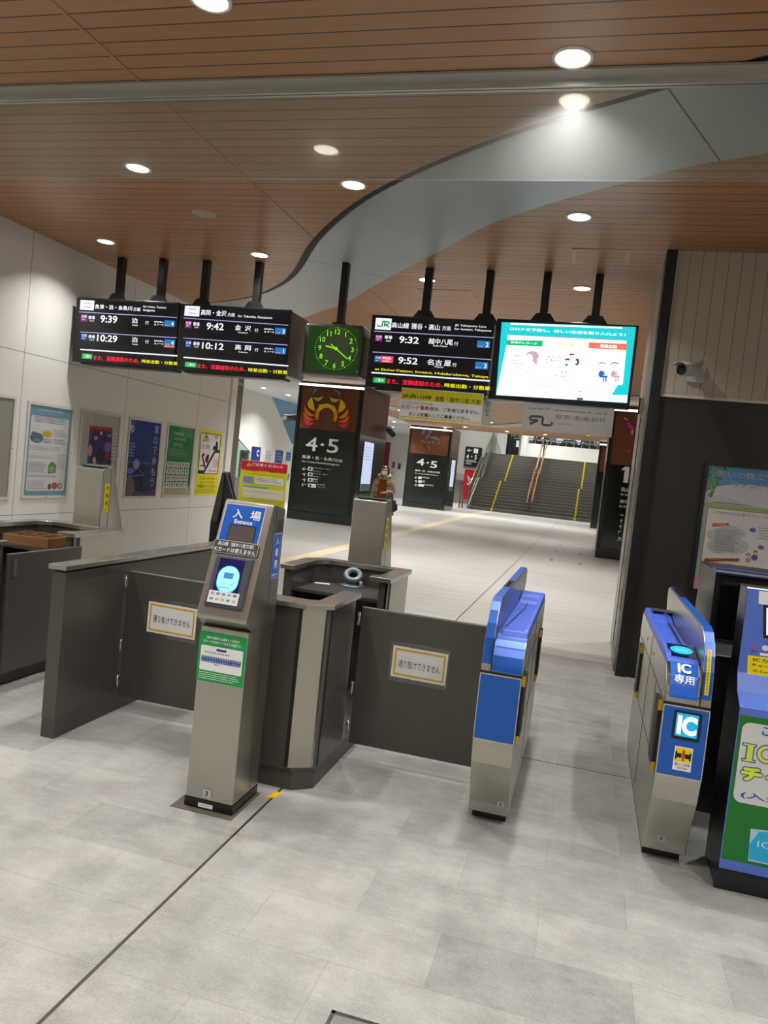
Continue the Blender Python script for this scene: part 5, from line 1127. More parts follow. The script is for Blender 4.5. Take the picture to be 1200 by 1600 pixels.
b = MB(); L2 = (cb_-ca).length+.05; ux = cd_.cross(V((0, 0, 1))).normalized(); uz = ux.cross(cd_)
A_ = [ca+cd_*.06+ux*.058*math.cos(a)+uz*.058*math.sin(a) for a in [math.radians(30+k*12) for k in range(11)]]; B_ = [q+cd_*(L2-.06) for q in A_]
b.strip(A_, B_, CAMW, True); sh_ = b.build('sun_shield', t, solid=False); so = sh_.modifiers.new('thick', 'SOLIDIFY'); so.thickness = .004
b = MB(); b.tube([(.745, 6.825, 2.66), (.745, 6.825, 2.71)], .008, CAMW); b.build('cable_stub', t)

# ================================================================== PILLARS OF THE HALL
PW = pm('pillar wood panel', '6e3d28', .35, 0, .5, .35, (18, 18, 1.2)); PG = pm('pillar black green glass', '1b211c', .12, 0, .6); PF = pm('pillar black frame', '101210', .3); PWS = pm('pillar side wood', '5a3024', .4, 0, .5, .25, (14, 14, 1))
LEDW = em('light strip', 'fff8ee', 3.0)
def pillar(x0, x1, y0, y1, zt, zs, label, loc):
    t = thing('pillar', label, 'pillar', loc, 'wood and black glass pillars of the hall')
    fw = .09
    b = MB(); b.box(x0, x1, y0+.03, y1, 0, zt-.10, PF); b.build('core', t)
    b = MB(); b.box(x0+fw, x1-fw, y0+.018, y0+.03, zs, zt-.1, PW); b.build('wood_panel', t)
    b = MB(); b.box(x0, x1, y0, y0+.03, 0, .22, PG).box(x0+fw, x1-fw, y0+.008, y0+.03, .235, zs-.004, PG).box(x0, x0+fw, y0, y0+.03, .22, zt-.1, PF).box(x1-fw, x1, y0, y0+.03, .22, zt-.1, PF); b.build('glass_front', t)
    b = MB(); b.box(x1, x1+.012, y0+.06, y1-.02, zs+.0, zt-.1, PWS); b.build('side_wood', t)
    b = MB(); b.box(x1, x1+.012, y0+.06, y1-.02, .0, zs-.02, PG); b.build('side_glass', t)
    b = MB(); b.box(x0-.01, x1+.01, y0-.02, y1, zt-.1, zt-.075, PF).box(x0-.01, x1+.01, y0+.1, y1, zt-.075, CZ, PF); b.build('top', t)
    b = MB(); b.box(x0, x1, y0-.015, y0+.05, zt-.075, zt-.02, LEDW); lab(b.build('light_strip', t), 'glowing white light strip')
    return t
def side_screen(t, x, y0, y1, z0, z1):
    b = MB(); b.box(x+.012, x+.02, y0, y1, z0, z1, BLACKG); b.build('side_screen_frame', t)
    p = Panel((x+.021, y0+.05, z1-.05), (0, 1, 0), (0, 0, -1), .002); w_, h = y1-y0-.1, z1-z0-.1
    p.rect(0, 0, w_, h, lit('c4d4f0', 1.0), 1); p.rect(0, h*.85, w_, h*.15, lit('3a5a52', .6), 2); p.rows(w_*.1, h*.1, w_*.8, h*.3, 5, lit('96a8cc', .9), 2, 3, .3); lab(p.build('side_screen', t), 'pale blue lit screen')
PI = ink('f2f2ee')
A = pillar(-7.545, -5.80, 18.7, 21.3, 3.55, 2.375, 'wood and black glass pillar with a red and yellow bird emblem and 4・5', (-6.67, 20, 0))
side_screen(A, -5.8, 19.15, 20.15, .85, 2.25)
p = Panel((-7.545, 18.7, 3.55), (1, 0, 0), (0, 0, -1), .004, crop=(360, 580, 4.2857))
EB, EL, EY, EO, ED, ER = (ink(c) for c in ('5a8ab0', 'c8cc4a', 'f0c81e', 'f0961e', 'f06a2e', 'e83a3e'))
def mir(x, y): xm = 1290-x; return xm, y+(xm-x)*.078
for q in (((553, 165), (600, 118), 24, 8, EB), ((626, 166), (553, 172), 30, 8, EL), ((568, 268), (548, 172), 42, -2, EY), ((568, 300), (500, 226), 34, 8, EO), ((568, 326), (490, 272), 30, 6, ED), ((568, 344), (492, 312), 34, 8, ER)):
    a, c, b1_, b2_, m_ = q
    p.LE(*a, *c, b1_, b2_, m_, 6)
    a, c = mir(*a), mir(*c); p.LE(*a, *c, -b1_, -b2_, m_, 6)
a_, c_ = p.px(645, 297); rr0 = p.px(720, 302)[0]-a_
pts = [(a_+rr0*math.cos(math.radians(t_)), c_-rr0*math.sin(math.radians(t_))) for t_ in range(-30, 211, 10)]
pts += [(a_+rr0*.68*math.cos(math.radians(t_)), c_+.02-rr0*.72*math.sin(math.radians(t_))) for t_ in range(205, -26, -10)]
for i in range(0, 24): p.poly([pts[i], pts[i+1], pts[len(pts)-2-i if len(pts)-2-i > 25 else 26], pts[len(pts)-1-i]], EO if i < 6 or i > 17 else EY, 7)
for q in ((595, 222, 616, 244), (679, 229, 700, 251)): p.E(*q, EY, 8)
p.T('4', 512, 438, 580, 538, PI, 4, .01); p.T('・', 606, 482, 628, 502, PI, 4, .01); p.T('5', 655, 452, 721, 552, PI, 4, .01)
p.T('魚津・泊・糸魚川', 483, 560, 708, 606, PI, 4, .02); p.T('方面', 712, 588, 750, 612, PI, 4, .01); p.T('for Uozu,Tomari,Itoigawa', 482, 596, 730, 637, PI, 4, .015)
for k, (ja, en, ar) in enumerate((('エスカレーター', 'Escalator', '←'), ('エレベーター', 'Elevator', '↑'), ('階段', 'Stairs', '↑'), ('お手洗', 'Restrooms', '↖'))):
    y = 640+k*37; p.T(ar, 482, y+2, 512, y+28, PI, 4, .02); p.B(522, y, 551, y+28, PI, 4); p.E(530, y+6, 543, y+22, PG, 5)
    x = 556 if k < 3 else 584
    if k == 3: p.B(546, y+2, 574, y+30, PI, 4)
    p.T(ja, x, y+2, x+(118, 96, 32, 50)[k], y+(24, 22, 18, 18)[k], PI, 4, .01); p.T(en, x, y+(26, 24, 21, 21)[k], x+(52, 45, 28, 60)[k], y+(36, 34, 30, 31)[k], PI, 4)
p.build('lettering', A)
B_p = pillar(-7.92, -6.05, 33.0, 35.2, 3.53, 2.37, 'distant wood and black glass pillar with a blue horse emblem left of the stairs', (-7, 34, 0))
side_screen(B_p, -6.05, 33.6, 34.6, .8, 2.3)
p = Panel((-7.92, 33.0, 3.53), (1, 0, 0), (0, 0, -1), .006, crop=(560, 620, 5.0))
HB, HG = ink('6a96c0'), ink('8a9a4a')
for q in ((500, 300, 545, 262, 22, 6, HB), (520, 330, 555, 270, -18, -4, HB), (545, 262, 568, 290, 16, 4, HB), (555, 318, 632, 345, 16, 2, HB), (590, 312, 634, 350, 14, 4, HB), (500, 372, 520, 335, 16, 4, HG), (520, 370, 540, 345, 14, 2, HG), (548, 378, 570, 345, 16, 4, HG), (575, 372, 600, 345, 12, 2, HG), (610, 370, 632, 345, -14, -3, HG), (535, 385, 560, 415, 12, 2, HG)): p.LE(*q[:4], q[4], q[5], q[6], 5)
p.T('4', 460, 480, 514, 538, PI, 4, .02); p.T('・', 535, 508, 550, 522, PI, 4, .02); p.T('5', 566, 500, 614, 560, PI, 4, .02)
p.T('魚津・泊・糸魚川方面', 445, 566, 636, 600, PI, 4, .03); p.T('for Uozu,Tomari,Itoigawa', 443, 592, 622, 620, PI, 4, .03)
for k in range(3):
    y = 620+k*29; p.T('←↑←'[k], 441, y, 462, y+22, PI, 4, .03); p.B(470, y+2, 494, y+24, PI, 4)
    if k == 2: p.B(492, y+4, 512, y+26, PI, 4)
    p.R((498, 498, 516)[k], y+4, (570, 525, 605)[k], y+24, 2, PI, 4, 4)
p.build('lettering', B_p)
Cp = pillar(.285, 2.0, 18.7, 21.3, 3.53, 2.21, 'wood and black glass pillar with a white 1, half hidden by the dark pilaster', (1.1, 20, 0))
p = Panel((.285, 18.7, 3.53), (1, 0, 0), (0, 0, -1), .004, crop=(920, 600, 5.3357))
MG = ink('c02ab0')
for q in ((292, 275, 330, 300, -12, -1, EY), (315, 310, 375, 395, -16, 14, MG), (325, 335, 372, 375, 18, -4, MG), (357, 385, 372, 418, -14, 8, EY), (325, 575, 350, 548, 10, 1, ED), (340, 420, 372, 440, 10, -6, MG)): p.LE(*q[:4], q[4], q[5], q[6], 6)
p.T('1', 303, 688, 325, 826, PI, 4, .0); p.Q([(303, 688), (303, 712), (276, 722), (276, 706)], PI, 4)
for q in (('高山線', 272, 860, 375, 905), ('for Inotani', 266, 908, 370, 938), ('越中八尾', 262, 962, 385, 1004), ('for Etchu', 255, 1008, 340, 1036), ('→', 258, 1082, 290, 1102), ('↑', 258, 1125, 285, 1160), ('↑', 252, 1172, 280, 1210), ('↖', 245, 1222, 272, 1255), ('↗', 238, 1275, 266, 1312)): p.T(q[0], *q[1:], PI, 4, .02)
p.build('lettering', Cp)
Dp = pillar(.17, 1.9, 33.0, 35.2, 3.53, 2.37, 'distant wood and black glass pillar at the foot of the stairs, right of the steps', (1, 34, 0))

# ================================================================== STAIRCASE
SY, RZ, TR = 38.2, .155, .28
steps = []; y, z = SY, 0
for fl in range(2):
    for k in range(10): z += RZ; steps.append((y, z)); y += TR
    if fl == 0: y += .95
SX0, SX1 = -5.72, 3.19
st = thing('staircase', 'wide dark staircase of two flights with yellow edge strips', 'staircase', (-2.7, SY, 0)); 
STM = pm('dark stair stone', '5c5b55', .5, 0, .4, .15, (20, 20, 20)); NOSE = pm('stair nosing', '8a8a84', .45)
b = MB(); pr = [(SY, 0)]
for yy, zz in steps: pr += [(yy, zz-RZ), (yy, zz)]
pr += [(45.2, 3.1), (45.2, 0)]
b.prism(pr[1:], 0, SX0, SX1, STM); b.build('steps', st)
b = MB()
for yy, zz in steps: b.box(SX0, SX1, yy-.004, yy+.018, zz-.014, zz+.002, NOSE)
b.build('nosings', st)
for xa, xb in ((-4.72, -4.38), (-.60, -.48)):
    pass
for x in (-4.60, -.56):
    for i, (yy, zz) in enumerate(steps):
        b = MB(); xo = x+(.0 if i < 10 else .10); b.box(xo-.042, xo+.042, yy-.006, yy, zz-RZ+.03, zz, YEL).box(xo-.042, xo+.042, yy-.006, yy+.09, zz, zz+.003, YEL)
        b.build('yellow_strip', st)
def zst(y):     # stair slope height
    z = 0
    for yy, zz in steps:
        if y >= yy: z = zz
    return z
Y1, Y2, Y3, Y4 = SY, SY+2.8, SY+3.75, SY+6.55
BRZ = pm('bronze handrail', 'a97a52', .3, .6); 
hr = thing('stair_handrail', 'bronze double handrail up the middle of the stairs', 'handrail', (-2.8, SY, 0))
for x in (-2.93, -2.70):
    for dz in (.9, .68):
        b = MB(); b.tube([(x, Y1-.1, dz-.02), (x, Y1+.15, dz+.02), (x, Y2, 1.55+dz-.1), (x, Y3, 1.55+dz), (x, Y4, 3.1+dz-.1), (x, Y4+.6, 3.1+dz)], .028, BRZ, 10); b.build('rail', hr)
for y in (SY+.1, SY+1.45, SY+2.7, SY+3.7, SY+5.1, SY+6.5, SY+7.1):
    b = MB(); z0 = zst(y) if y < 45 else 3.1
    z0 = min(z0, 3.1)
    b.tube([(-2.815, y, z0), (-2.815, y, z0+.8)], .03, BRZ if y > SY+.2 else DGREY, 10); b.tube([(-2.93, y, z0+.86), (-2.93, y, z0+.7), (-2.70, y, z0+.7), (-2.70, y, z0+.86)], .015, BRZ, 8); b.build('post', hr)
gb = thing('glass_balustrade', 'glass balustrade with steel rail along the left side of the stairs', 'balustrade', (-5.8, SY, 0))
for (ya, za), (yb_, zb) in ((((Y1-.1), 0), (Y2, 1.55)), ((Y2, 1.55), (Y3, 1.55)), ((Y3, 1.55), (Y4, 3.1)), ((Y4, 3.1), (Y4+2.5, 3.1))):
    b = MB(); x = -5.80; b.prism([(ya, za+.08), (yb_, zb+.08), (yb_, zb+1.12), (ya, za+1.12)], 0, x-.006, x+.006, GLASSR); b.build('glass_panel', gb)
    b = MB(); b.prism([(ya, za-.1), (yb_, zb-.1), (yb_, zb+.09), (ya, za+.09)], 0, x-.03, x+.03, STEELD); b.build('base_rail', gb)
b = MB(); b.tube([(-5.8, Y1-.1, 1.2), (-5.8, Y2, 2.7), (-5.8, Y3, 2.7), (-5.8, Y4, 4.25), (-5.8, Y4+2.5, 4.25)], .03, CHROME, 10); b.build('top_rail', gb)
b = MB(); b.tube([(-5.70, Y1-.1, .85), (-5.70, Y2, 2.35), (-5.70, Y3, 2.4), (-5.70, Y4, 3.9), (-5.70, Y4+2, 4.0)], .025, BRZ, 10); b.build('hand_rail', gb)
for y in (Y1-.1, Y2, Y3, Y4):
    b = MB(); z0 = zst(y); b.tube([(-5.8, y, z0), (-5.8, y, z0+1.2)], .03, STEELD, 10); b.build('post', gb)
b = MB(); b.box(-6.25, -6.18, SY-.15, SY-.1, 0, 1.25, pm('copper coloured post', '9a6a5a', .35, .4)); b.box(-6.1, -6.03, SY-.15, SY-.1, 0, 1.2, pm('copper coloured post', '9a6a5a', .35, .4)); b.box(-6.25, -6.03, SY-.15, SY-.1, 1.2, 1.25, pm('copper coloured post', '9a6a5a', .35, .4)); tag(b.build('barrier_frame'), 'thin copper coloured frame standing at the foot of the glass balustrade', 'barrier')
# sign and notices by the stairs
t = thing('wall_sign', 'black wall sign with arrow and 4・5 left of the staircase', 'sign', (-6.9, 45.45, 2.2))
b = MB(); b.box(-7.4, -6.42, 45.4, 45.5, 2.22, 3.38, BLACKM); b.build('plate', t)
p = Panel((-7.4, 45.4, 3.38), (1, 0, 0), (0, 0, -1), .008); p.text('←', .1, .12, PI, .3, .2, 1, .03); p.rect(.5, .08, .26, .28, PI, 1); p.text('4・5', .1, .46, PI, .62, .26, 1, .02); p.rows(.1, .78, .75, .16, 2, PI, 1, 3, .5); p.rows(.1, .96, .45, .12, 2, PI, 1, 4, .4); p.build('lettering', t)
t = thing('red_sign', 'red banner with white strokes of lettering behind the foot of the balustrade', 'sign', (-6.6, 43.2, 0))
b = MB(); b.box(-6.95, -6.1, 43.2, 43.24, .3, 2.0, ink('b8141e')); b.build('board', t); p = Panel((-6.95, 43.195, 2.0), (1, 0, 0), (0, 0, -1), .006); p.line(.2, .35, .35, .75, .05, WI, 1); p.line(.35, .45, .5, .8, .05, WI, 1); p.line(.5, .4, .62, .6, .05, WI, 1); p.line(.2, .8, .4, .85, .05, WI, 1); p.build('lettering', t)
b = MB(); b.box(-6.9, -6.84, 43.2, 43.24, 0, .3, BLACKM); b.build('leg', t); b = MB(); b.box(-6.2, -6.14, 43.2, 43.24, 0, .3, BLACKM); b.build('leg', t)
t = thing('landing_sign', 'dark sign panel with 4・5 at the top of the stairs', 'sign', (-4.7, 46.2, LZ))
b = MB(); b.box(-5.02, -4.30, 45.5, 45.6, LZ, 6.0, pm('landing dark panel', '23282c', .3)); b.build('panel', t)
p = Panel((-5.02, 45.49, 6.0), (1, 0, 0), (0, 0, -1), .008, crop=(690, 640, 7.0588)); p.T('←', 768, 275, 790, 298, PI, 1, .03); p.T('4・5', 800, 270, 860, 305, PI, 1, .03); p.R(795, 308, 885, 330, 2, PI, 1); p.Q([(826, 340), (858, 344), (852, 415), (820, 412)], lit('c8e0d8', 1), 1); p.build('lettering', t)
b = MB(); b.box(-5.60, -5.04, 45.44, 45.495, LZ, 6.2, ink('dcdcda')); b.lathe([(.0005, 0), (.09, 0)], (-5.22, 45.43, 5.1), ink('b03030'), 20, axis=(0, -1, 0)); tag(b.build('alarm_panel'), 'white wall panel with a red round lamp at the top of the stairs', 'panel')
# outside the landing window: railing and greenery
b_ = MB(); b_.quad((-14, 50.4, LZ-1), (10, 50.4, LZ-1), (10, 70, LZ-1), (-14, 70, LZ-1), ink('8a8a84')); struct(b_.build('ground_outside', solid=False))
rl_ = thing('outdoor_railing', 'white railing outside the bright window above the stairs', 'railing', (-.5, 52, LZ-1))
b = MB(); b.box(-5, 4, 52, 52.06, 4.52, 4.60, WHITE).box(-5, 4, 52, 52.06, 4.15, 4.2, WHITE); b.build('rail', rl_)
for k in range(18):
    b = MB(); b.box(-4.9+k*.5, -4.84+k*.5, 52, 52.06, LZ-1, 4.56, WHITE); b.build('post', rl_)
b = MB(); b.box(-6, 5, 52.6, 52.8, LZ-1, 4.48, pm('dark outdoor fence', '0e1616', .6)); tag(b.build('outdoor_fence'), 'dark fence behind the white railing outside the window', 'fence')
LEAF = pm('outdoor leaves', '226a38', .6, 0, .3, .5, (8, 8, 8))
def shrub(cx_, n, w_, zb, zt, label):
    rg = random.Random(int(cx_*10)); b = MB()
    for k in range(n):
        c = V((cx_+rg.uniform(-w_, w_), 53.6+rg.uniform(-.3, .5), rg.uniform(zb, zt))); s_ = rg.uniform(.06, .15); u1_ = V((rg.uniform(-1, 1), rg.uniform(-1, 1), rg.uniform(-1, 1))).normalized(); v1 = u1_.orthogonal().normalized()
        b.quad(c-u1_*s_, c+v1*s_*.5, c+u1_*s_, c-v1*s_*.5, LEAF)
    t = thing('shrub', label, 'shrub', (cx_, 53.6, LZ-1), 'shrubs outside the window'); b.build('foliage', t, solid=False)
    b = MB(); b.tube([(cx_, 53.6, LZ-1), (cx_, 53.6, zb+.4)], .06, pm('shrub stem', '4a3a28', .8), 8); b.build('stem', t)
shrub(-3.4, 420, .75, 4.4, 5.4, 'green shrub beyond the window at its end beside the dark sign panel')
shrub(-1.7, 160, .5, 4.4, 4.8, 'low green shrub beyond the middle of the window')
shrub(-.3, 480, .7, 4.4, 5.5, 'leafy green shrub beyond the window at its end beside the pillar')

# ================================================================== HALL DETAILS
t = thing('red_entrance_frame', 'dark red shop entrance frame on the white hall wall behind the walking person', 'entrance frame', (-11.3, 42.4, 0))
RF = ink('8a2038'); b = MB(); b.box(-12.7, -11.25, 42.4, 42.5, 2.5, 3.05, RF).box(-11.6, -11.25, 42.4, 42.5, 0, 2.5, RF); b.build('frame', t)
p = Panel((-12.7, 42.39, 3.05), (1, 0, 0), (0, 0, -1), .006); p.rect(.35, .12, .2, .14, WI, 1); p.rows(.35, .32, .5, .14, 1, WI, 1, 3); p.rect(1.1, 1.3, .14, .2, WI, 1); p.rect(1.1, 1.7, .14, .12, WI, 1); p.build('lettering', t)
b = MB(); b.box(-12.7, -11.6, 42.45, 42.5, 0, 2.5, ink('b8ada4')); b.build('door_panel', t)
p = Panel((-11.05, 42.49, 2.0), (1, 0, 0), (0, 0, -1), .006); p.mb.box(-11.05, -10.85, 42.49, 42.5, 1.2, 2.0, PAPER); p.rect(.01, .01, .18, .36, ink('c04048'), 1); p.rect(.01, .42, .18, .34, ink('d8a0a0'), 1); tag(p.build('wall_notice'), 'small red and white notice on the white hall wall beside the red frame', 'notice')
p = Panel((-10.68, 42.49, 1.95), (1, 0, 0), (0, 0, -1), .006); p.rect(0, 0, .16, .16, ink('0a7a4a'), 1); p.rect(0, .17, .16, .16, ink('2a3a3a'), 1); tag(p.build('wall_notice'), 'small green square notice on the white hall wall', 'notice')
p = Panel((-9.2, 42.49, 1.9), (1, 0, 0), (0, 0, -1), .006); p.rect(0, 0, .55, .8, ink('c4c8c8'), 1); p.rows(.05, .08, .45, .6, 6, ink('9aa0a2'), 2); tag(p.build('wall_notice'), 'pale grey sheet pinned on the white hall wall near the distant pillar', 'notice')
def hall_poster(px0_, px1_, pyt, col, label, txt=None, two=None):
    o = V((-10.9, 24, 1.83)); a = onplane(px0_, pyt, o, V((1, 0, 0))); c = onplane(px1_, pyt+1, o, V((1, 0, 0)))
    p = Panel((-10.885, a.y, a.z), (0, 1, 0), (0, 0, -1), .006); p.mb.box(-10.9, -10.885, a.y, c.y, a.z-1.05, a.z, PAPER); w_ = c.y-a.y
    p.rect(0, 0, w_, 1.05, ink(col), 1)
    if two: p.rect(w_*.05, .3, w_*.9, .5, ink(two), 2)
    if txt: p.text(txt, w_*.55, .1, WI, w_*.25, .22, 3, .03); p.rows(w_*.3, .5, w_*.5, .25, 2, WI, 3)
    else: p.rows(w_*.1, .1, w_*.8, .3, 3, ink('8a9aa8'), 3)
    tag(p.build('wall_poster'), label, 'poster')
hall_poster(393, 407, 697, '1c2a72', 'navy poster with a white crescent letter on the distant hall wall', 'C')
hall_poster(414, 424, 700, 'c8cac8', 'pale grey poster between two blue ones on the distant hall wall', None, 'c8c0b0')
hall_poster(430, 442, 703, '2f3f9a', 'plain royal blue poster on the distant hall wall')
hall_poster(447, 454, 706, '2a5aa8', 'blue and white poster half hidden by the bird emblem pillar', None, 'd0d8dc')
# steel edged leaning glass and plant picture at the wall end
t = thing('glass_screen', 'sloping greenish glass screen edge behind the end of the white wall', 'glass screen', (-6.3, 13.2, 0))
o = V((0, 13.2, 0)); q = [onplane(x, y, o, V((0, 1, 0))) for x, y in ((371, 684), (391, 707), (389, 745), (366, 745))]
b = MB(); b.add([*(tuple(v) for v in q), *((v.x, v.y+.012, v.z) for v in q)], [(0, 1, 2, 3), (4, 7, 6, 5), (0, 4, 5, 1), (1, 5, 6, 2), (2, 6, 7, 3), (3, 7, 4, 0)], GLASSR); b.build('glass', t)
b = MB(); b.tube([q[0], q[1]], .008, BLACKM, 8); b.build('edge', t)
b = MB(); b.box(q[3].x, q[2].x, 13.2, 13.24, 0, q[3].z, pm('screen base white', 'd4d4d0', .4)); b.build('base', t)
p = Panel((q[3].x+.02, 13.3, 1.62), (1, 0, 0), (0, 0, -1), .003); p.mb.box(q[3].x+.02, q[3].x+.2, 13.302, 13.32, 0, 1.62, PAPER)
rg = random.Random(2)
for k in range(60): p.ell(rg.uniform(.02, .16), rg.uniform(.02, .5), .015, .02, ink(rg.choice(['3a5a34', '6a8a5a', 'c8ccc4', '8a6a5a', '2a3a2a', 'b0a898'])), 1+k % 3, 7)
tag(p.build('picture_board'), 'narrow picture board of leaves behind the sloping glass screen', 'picture')
def cctv(c, d, label):
    t = thing('security_camera', label, 'security camera', c); c = V(c); d = V(d).normalized()
    b = MB(); b.lathe([(.0005, 0), (.07, 0), (.08, .05), (.08, .42), (.0005, .42)], c-d*.2, pm('camera grey', '6a6c6c', .35), 20, axis=d); b.build('barrel', t)
    b = MB(); b.lathe([(.065, 0), (.0005, .0)], c+d*.222, BLACKG, 20, axis=d); b.build('lens', t, solid=False)
    b = MB(); b.box(c.x-.11, c.x+.11, c.y-.2, c.y+.2, c.z+.075, c.z+.095, CAMW); b.build('sun_shield', t)
    return t
k1 = cctv((-7.80, 18.95, 2.60), (-.8, -.5, -.25), 'bullet security camera on the near side edge of the bird emblem pillar')
b = MB(); b.tube([(-7.545, 19.0, 2.72), (-7.80, 18.95, 2.70)], .025, CAMW); b.build('bracket', k1)
k2 = cctv((-5.58, 20.9, 2.60), (.6, -.7, -.4), 'dark security camera on the far side edge of the bird emblem pillar')
b = MB(); b.tube([(-5.8, 20.9, 2.70), (-5.58, 20.9, 2.70)], .025, CAMW); b.build('bracket', k2)
# tactile path and floor marks
TP = catmull([(-4.35, 7.4), (-4.32, 10.7), (-4.30, 14), (-4.40, 18), (-4.55, 25), (-4.65, 33), (-4.70, 37.6)], 8)
b = MB(); b.strip([(x-.15, y, .003) for x, y in TP], [(x+.15, y, .003) for x, y in TP], YELT); struct(tag(b.build('trim_10', solid=False), 'beige tactile path across the hall floor', 'path'))
mk = ink('55534e')
for i, (px_, py_) in enumerate(((875, 852), (909, 857), (869, 861), (907, 866), (862, 875), (906, 881))):
    q = atz(px_, py_, 0); b = MB(); b.box(q.x-.03, q.x+.03, q.y-.09, q.y+.09, .001, .004, mk); tag(b.build('floor_mark'), 'small dark mark on the pale hall floor before the stairs', 'floor mark', 'small dark marks on the hall floor')
t = thing('floor_hatch', 'steel framed floor hatch at the bottom edge of the photo', 'floor hatch', (-.40, 1.93, 0))
b = MB(); hx0, hx1, hy0, hy1 = -.535, -.24, 1.74, 2.035
for q in ((hx0, hx1, hy1-.012, hy1), (hx0, hx1, hy0, hy0+.012), (hx0, hx0+.012, hy0, hy1), (hx1-.012, hx1, hy0, hy1)): b.box(*q, 0, .003, CHROME)
b.build('frame', t); b = MB(); b.box(hx0+.016, hx1-.016, hy0+.016, hy1-.016, 0, .002, STEELD); b.build('cover', t)

# ================================================================== PERSON
pt = thing('person', 'person in a tan hooded coat, brown jumper and white mask walking with a black bag', 'person', (-4.45, 16.6, 0))
def skin_mesh(name, verts, edges, radii, mt, parent, sub=2, root=0):
    me = bpy.data.meshes.new(name); L0 = OFF[parent.name]
    me.from_pydata([tuple(V(v)-L0) for v in verts], edges, []); o = bpy.data.objects.new(name, me); COL.objects.link(o); o.parent = parent; OFF[o.name] = L0
    me.materials.append(mt); sk = o.modifiers.new('skin', 'SKIN'); me.skin_vertices.new() if not me.skin_vertices else None
    for i, d in enumerate(me.skin_vertices[0].data): d.radius = radii[i] if isinstance(radii[i], tuple) else (radii[i], radii[i]); d.use_root = (i == root)
    ss = o.modifiers.new('sub', 'SUBSURF'); ss.levels = sub; ss.render_levels = sub
    for po in me.polygons: po.use_smooth = True
    sk.use_smooth_shade = True; return o
X, Y = -4.45, 16.6
SKN = pm('skin', 'c09078', .5); COAT = pm('tan coat cloth', '94866a', .8, 0, .2, .12, (20, 20, 20)); KNIT = pm('brown knit', '7a4424', .85, 0, .2, .15, (60, 60, 60)); HAIR = pm('black hair', '191514', .45); TRS = pm('dark trousers', '26262a', .8); MASK = pm('white mask', 'e6e6e6', .7); BAG = pm('navy black bag', '10131e', .45)
# body: pelvis root, torso, neck, head, legs mid-stride, arms with the right forearm raised across the waist
vb = [(X, Y, .84), (X, Y-.01, 1.0), (X, Y, 1.2), (X, Y+.01, 1.30), (X, Y-.005, 1.37), (X+.004, Y-.02, 1.43), (X+.004, Y-.03, 1.52),
      (X-.09, Y, .82), (X-.10, Y-.10, .46), (X-.10, Y-.14, .09), (X-.10, Y-.26, .035),
      (X+.09, Y, .82), (X+.10, Y+.02, .46), (X+.10, Y+.20, .10), (X+.10, Y+.10, .03),
      (X-.17, Y, 1.27), (X-.235, Y+.02, 1.02), (X-.22, Y-.10, .82), (X+.17, Y, 1.27), (X+.245, Y-.02, 1.03), (X+.11, Y-.19, 1.03), (X+.004, Y-.028, 1.575)]
eb = [(0, 1), (1, 2), (2, 3), (3, 4), (4, 5), (5, 6), (0, 7), (7, 8), (8, 9), (9, 10), (0, 11), (11, 12), (12, 13), (13, 14), (3, 15), (15, 16), (16, 17), (3, 18), (18, 19), (19, 20), (6, 21)]
rb = [(.15, .11), (.13, .10), (.14, .10), (.11, .085), .05, (.082, .098), (.098, .122), .085, .058, .04, .035, .085, .058, .04, .035, .06, .042, .03, .06, .042, .03, (.082, .098)]
body = skin_mesh('body', vb, eb, rb, SKN, pt)
# clothing
skin_mesh('trousers', [vb[0], vb[7], vb[8], (X-.10, Y-.14, .14), vb[11], vb[12], (X+.10, Y+.19, .15)], [(0, 1), (1, 2), (2, 3), (0, 4), (4, 5), (5, 6)], [(.165, .125), .1, .075, .06, .1, .075, .06], TRS, body)
skin_mesh('jumper', [(X, Y-.02, .78), (X, Y-.03, 1.0), (X, Y-.02, 1.22), (X, Y-.01, 1.36)], [(0, 1), (1, 2), (2, 3)], [(.15, .115), (.145, .125), (.15, .125), (.10, .09)], KNIT, body)
for s_, (sh2, el, wr) in ((-1, (vb[15], vb[16], vb[17])), (1, (vb[18], vb[19], vb[20]))):
    c0 = V(sh2); c0.z += .0
    skin_mesh('coat_sleeve', [(X+s_*.09, Y+.01, 1.29), sh2, el, wr], [(0, 1), (1, 2), (2, 3)], [.07, .078, .066, .05], COAT, body)
def coat_half(s_):
    b = MB(); rows_ = []
    for z, rx, ry, op in ((1.36, .10, .10, .5), (1.30, .19, .13, .35), (1.18, .215, .15, .42), (1.0, .22, .155, .46), (.82, .245, .17, .46), (.62, .27, .185, .44), (.52, .275, .19, .42)):
        rows_.append([(X+s_*rx*math.sin(a), Y+.01-ry*math.cos(a), z) for a in [op+(math.pi-op)*k/12 for k in range(13)]])
    for r0, r1 in zip(rows_, rows_[1:]): b.strip(r0, r1, COAT, True)
    o = b.build('coat_side', body, solid=False); so = o.modifiers.new('thick', 'SOLIDIFY'); so.thickness = .02; o.modifiers.new('sub', 'SUBSURF').levels = 1
coat_half(-1); coat_half(1)
